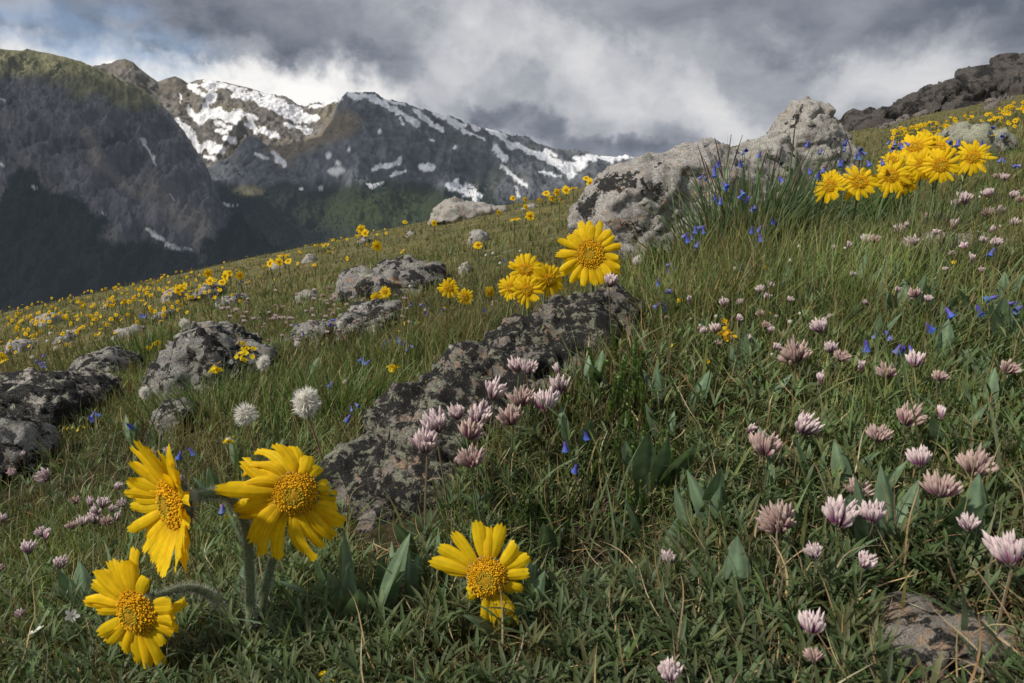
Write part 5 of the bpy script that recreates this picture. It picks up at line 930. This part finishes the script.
# ladder-leaved fronds
def frond(n=34, seed=0):
    g = np.random.default_rng(seed); a = Acc(); zz = np.linspace(0, 1, 12); bend = .10*zz**2; tube(a, np.stack([bend, 0*zz, zz], -1), np.linspace(.009, .004, 12), np.array([.09, .13, .04]), 5)
    k = n*6; t = np.repeat(np.linspace(.12, 1., n), 6); az_ = g.uniform(0, 6.28, k); ln = (.11-.05*t)*g.uniform(.8, 1.1, k)
    G, C = blades(.10*t**2, 0*t, t-.01, ln, np.full(k, .036), g.uniform(.7, 1.2, k), np.full(k, -.5), az_, pick([(.11, .19, .04), (.13, .21, .05)], k, .12), pick([(.16, .25, .07)], k, .1), 3, 2.5); a.grid(G, C); return a.mesh('leaf', M['leaf'])
FR = [frond(30, s) for s in (1, 2, 3)]
spots = [(600, 400, 1.), (612, 395, 1.1), (622, 405, .9), (632, 392, 1.), (590, 412, .9), (640, 410, .85), (616, 418, 1.), (606, 430, .9), (628, 432, .9), (644, 430, .8), (597, 445, .8), (575, 420, .7), (560, 440, .6), (585, 470, .7), (610, 470, .7), (632, 482, .8), (650, 505, .8), (668, 500, .8), (660, 470, .7), (600, 372, .8), (618, 370, .9), (577, 395, .6), (605, 500, .6), (640, 520, .7), (655, 240, 1.1), (662, 236, 1.2), (648, 244, 1.), (640, 250, 1.), (670, 240, .9), (628, 262, .8), (780, 262, 1.), (792, 268, 1.)]
for i, (px, py, s) in enumerate(spots):
    if i % 3 == 1 and i < 24: continue
    Z = solve(px, py+10, 0.) or 1.2; Z = min(Z, 2.2) if py > 300 else 1.5
    P = at(px, py, Z); P[2] = float(ground(P[0], P[1])); root = empty('fern_leaf_plant', P, 'upright green frond set with tiny ladder leaflets', 'leafy plant', 'ladder leaved fronds beside the boulders', RNG.uniform(0, 6.28),   .076*s*(1.1 if py < 300 else 1)); 
    for k in range(2): o = link('leaf', FR[(i+k) % 3], root); o.rotation_euler = (RNG.normal(0, .12), RNG.normal(0, .12), RNG.uniform(0, 6)); o.scale = (1, 1, 1-.25*k); o.location = (.12*k, .05*k, 0)
# broad leaves
bl = [(646, 500, .07, 'pair of broad blue green leaves standing up in the middle of the turf'), (664, 498, .068, 'broad blue green leaf right of the upright pair'), (700, 545, .06, 'wide pale leaf below the litter patch'), (598, 400, .055, 'broad dark leaf behind the green fronds'), (715, 560, .055, 'narrow upright leaf right of the wide pale one'), (800, 600, .055, 'dark broad leaves under the crown shaped clover'), (880, 585, .06, 'long dark leaf in front of the white and purple clover'), (925, 570, .06, 'dark upright leaves at lower right'),
      (742, 640, .05, 'dark leaves in the shade below the litter patch'), (580, 455, .05, 'leaf behind the hanging bluebell buds'), (975, 580, .055, 'broad shaded leaves left of the right edge clover'), (340, 640, .06, 'large dark leaves right of the thick woolly stalks'), (370, 650, .07, 'long dark leaf at the bottom between the yellow flowers'), (520, 645, .05, 'leaves at the foot of the single lower yellow flower'), (668, 262, .05, 'broad leaves among the bluebells right of the round yellow flower'), (735, 255, .06, 'leaves at the foot of the tall tuft'), (715, 250, .06, 'grey green leaves left of the tall tuft'), (830, 250, .05, 'leaves below the leftmost flower of the right cluster'), (880, 355, .05, 'leaf behind the middle bluebells'), (1010, 350, .05, 'leaves below the bluebells at the right edge'), (690, 420, .045, 'single leaf in the litter patch'), (745, 375, .05, 'leaves in the middle right meadow')]
for i, (px, py, ln, lab) in enumerate(bl):
    Z = solve(px, py, 0.) or 1.4
    if px > 650 and py < 270: Z = 1.45
    P = at(px, py, Z); P[2] = float(ground(P[0], P[1]))-.003; root = empty('broad_leaf_plant', P, lab, 'leafy plant')
    for k in range(3 if i else 2):
        o = link('leaf', LANCE[(i+k) % 3], root); o.rotation_euler = (RNG.normal(0, .15), RNG.normal(0, .12), RNG.choice([1.57, -1.57])+RNG.normal(0, .7)); o.scale = (ln*RNG.uniform(1.0, 1.5),)*3; o.location = (RNG.normal(0, .008), RNG.normal(0, .006), 0)
for i in range(125):
    px = RNG.uniform(330, 1050) if i > 22 else RNG.uniform(-10, 330); py = RNG.uniform(285, 650)
    Z = solve(px, py, 0.)
    if Z is None or Z < .5 or Z > 2.2 or (330 < px < 660 and py < 560 and px < 660-(py-330)*.2 and py > 300): continue
    P = at(px, py, Z)
    if not rock_free(np.array([P[0]]), np.array([P[1]]), np.array([P[2]]))[0]: continue
    P[2] = float(ground(P[0], P[1]))-.003; root = empty('broad_leaf_plant', P, 'small broad leaved plant standing among the meadow grass', 'leafy plant', 'small broad leaved plants in the meadow')
    for k in range(2+i % 2):
        o = link('leaf', LANCE[(i+k) % 3], root); o.rotation_euler = (RNG.normal(0, .25), RNG.normal(0, .2), RNG.uniform(0, 6.28)); o.scale = (RNG.uniform(.045, .075),)*3
for i in range(34):
    px, py = RNG.uniform(480, 1050), RNG.uniform(300, 640); Z = solve(px, py, 0.)
    if Z is None or Z < .55 or (px < 640 and py < 420): continue
    P = at(px, py, Z); P[2] = float(ground(P[0], P[1])); root = empty('fern_leaf_plant', P, 'small green frond set scattered low in the right meadow', 'leafy plant', 'small ladder leaved fronds in the right meadow', RNG.uniform(0, 6.28), RNG.uniform(.035, .055))
    for k in range(2): o = link('leaf', FR[(i+k) % 3], root); o.rotation_euler = (RNG.normal(0, .4), RNG.normal(0, .4), RNG.uniform(0, 6)); o.location = (.1*k, .05*k, 0)
# long wide blades crossing the right meadow
a = Acc(); n = 520; px = RNG.uniform(560, 1060, n); px[:150] = RNG.uniform(-40, 600, 150); py = RNG.uniform(290, 720, n); keep = []
B = []
for i in range(n):
    p = gpt(px[i], py[i])
    if p is not None and np.hypot(p[0], p[1]) > .45: B.append(p)
B = np.array(B); n = len(B); c0 = pick([(.12, .17, .075), (.14, .18, .10), (.10, .15, .06), (.17, .18, .07)], n); G, C = blades(B[:, 0], B[:, 1], B[:, 2]-.004, RNG.uniform(.05, .11, n), RNG.uniform(.0028, .0045, n), np.abs(RNG.normal(.35, .3, n)), RNG.normal(.35, .35, n), RNG.choice([0, 3.14], n)+RNG.normal(0, .6, n), c0*.8, c0*1.25, 10, 3., twist=RNG.uniform(0, 6.28, n)); a.grid(G, C)
tag(link('long_grass', a.mesh('long_grass', M['leaf'])), 'long broad grass blades arching over the lower meadow', 'grass', kind='stuff')
# pale basal stalks of the foreground sunflowers' leaves
# ------------------------------------------------------------------ conifers on the valley slopes, unseen clouds added to shade the mountains
def conifers(srcs, n):
    pts = []
    for P, qx, qy, v, test in srcs:
        m = test(qx, qy) & (v > .02) & (v < .9); Q = P[m]; w = n[len(pts)]; pts.append(Q[RNG.integers(0, len(Q), w)]+RNG.normal(0, 8, (w, 3))*[1, 1, 0])
    P = np.concatenate(pts); k = len(P); h = RNG.uniform(6, 14, k); ph = np.linspace(0, 2*np.pi, 6)
    rows = [np.stack([np.cos(ph)[None]*(h*r)[:, None], np.sin(ph)[None]*(h*r)[:, None], (h*z)[:, None]+0*ph], -1)+P[:, None] for r, z in ((.05, -.2), (.17, .1), (.10, .5), (.12, .52), (.004, 1.))]
    G = np.stack(rows, 1); c = pick([(.016, .028, .014), (.026, .040, .018), (.012, .02, .012)], k)*(1+1.0*sst(310, 360, proj(P)[0]))[:, None]; a = Acc(); a.grid(G, np.broadcast_to(c[:, None, None], G.shape)); return a.mesh('conifer_forest', M['forest'])  # trees to the right lightened in colour to match the painted sunlit slope
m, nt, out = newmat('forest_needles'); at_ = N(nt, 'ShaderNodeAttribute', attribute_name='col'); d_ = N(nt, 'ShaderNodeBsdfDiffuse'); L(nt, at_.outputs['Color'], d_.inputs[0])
e_ = N(nt, 'ShaderNodeEmission'); e_.inputs[0].default_value = (.13, .155, .19, 1); mx_ = N(nt, 'ShaderNodeMixShader'); mx_.inputs[0].default_value = .19; L(nt, d_.outputs[0], mx_.inputs[1]); L(nt, e_.outputs[0], mx_.inputs[2]); L(nt, mx_.outputs[0], out.inputs[0]); M['forest'] = m  # trees given a bluish glow too, standing in for distance haze
qa, qc = MDATA['mountain_slope'], MDATA['mountain_ridge']
nz_ = lambda x, y: pn(x, y, 16, 5, 4)
tA = lambda x, y: (y > interp([(-400, 195), (0, 210), (18, 168), (45, 180), (75, 205), (110, 232), (150, 236), (190, 262), (215, 240), (300, 200)], x.ravel()).reshape(x.shape)-22*pn(x, y, 26, 1, 5)) & (y < 330)
tC = lambda x, y: (y > 186+10*nz_(x, y)) & (y < 280) & ((nz_(x, y) < .12) | (y > 212))
tag(link('conifer_forest', conifers([(*qa, tA), (*qc, tC)], [6500, 9000])), 'dark conifer forest covering the lower valley sides', 'forest', kind='stuff')
mc, nt, out = newmat('shade_cloud_vapour'); d_ = N(nt, 'ShaderNodeBsdfDiffuse'); d_.inputs[0].default_value = (.8, .8, .8, 1); tr_ = N(nt, 'ShaderNodeBsdfTransparent'); mx_ = N(nt, 'ShaderNodeMixShader'); mx_.inputs[0].default_value = .52; L(nt, tr_.outputs[0], mx_.inputs[1]); L(nt, d_.outputs[0], mx_.inputs[2]); L(nt, mx_.outputs[0], out.inputs[0])
def shade_cloud(label, pts, Hc, seed):  # unseen slab added to block sun, outlined from the wanted shade
    P = []
    for px, py, D in pts:
        r = at(px, py, 1.); p = r*(D/r[1]); k = (Hc-p[2])/SUN[2]; q = p+SUN*k; P += [q+[0, 0, -60], q+[0, 0, 120]]
    o = rock('shade_cloud', label, [np.array(P)], mc, 75., 55., seed, 'shade_cloud'); del o['category']; o['kind'] = 'structure'; ROCKV.pop()
shade_cloud('unseen cloudbank added to keep the left mountain face in shade', [(-80, 60, 3050), (0, 66, 3050), (50, 74, 3000), (100, 88, 2950), (150, 104, 2900), (200, 140, 2750), (250, 200, 2450), (310, 262, 2100), (150, 300, 1500), (-200, 330, 1300), (-300, 120, 2700)], 2000., 201)
shade_cloud('unseen cloudbank added to keep the long ridge in shade', [(250, 162, 4500), (310, 150, 4800), (345, 128, 5000), (380, 112, 5200), (450, 130, 5300), (520, 146, 5400), (560, 190, 4500), (470, 205, 3600), (400, 190, 3500), (300, 200, 3300), (235, 190, 3200)], 2900., 203)
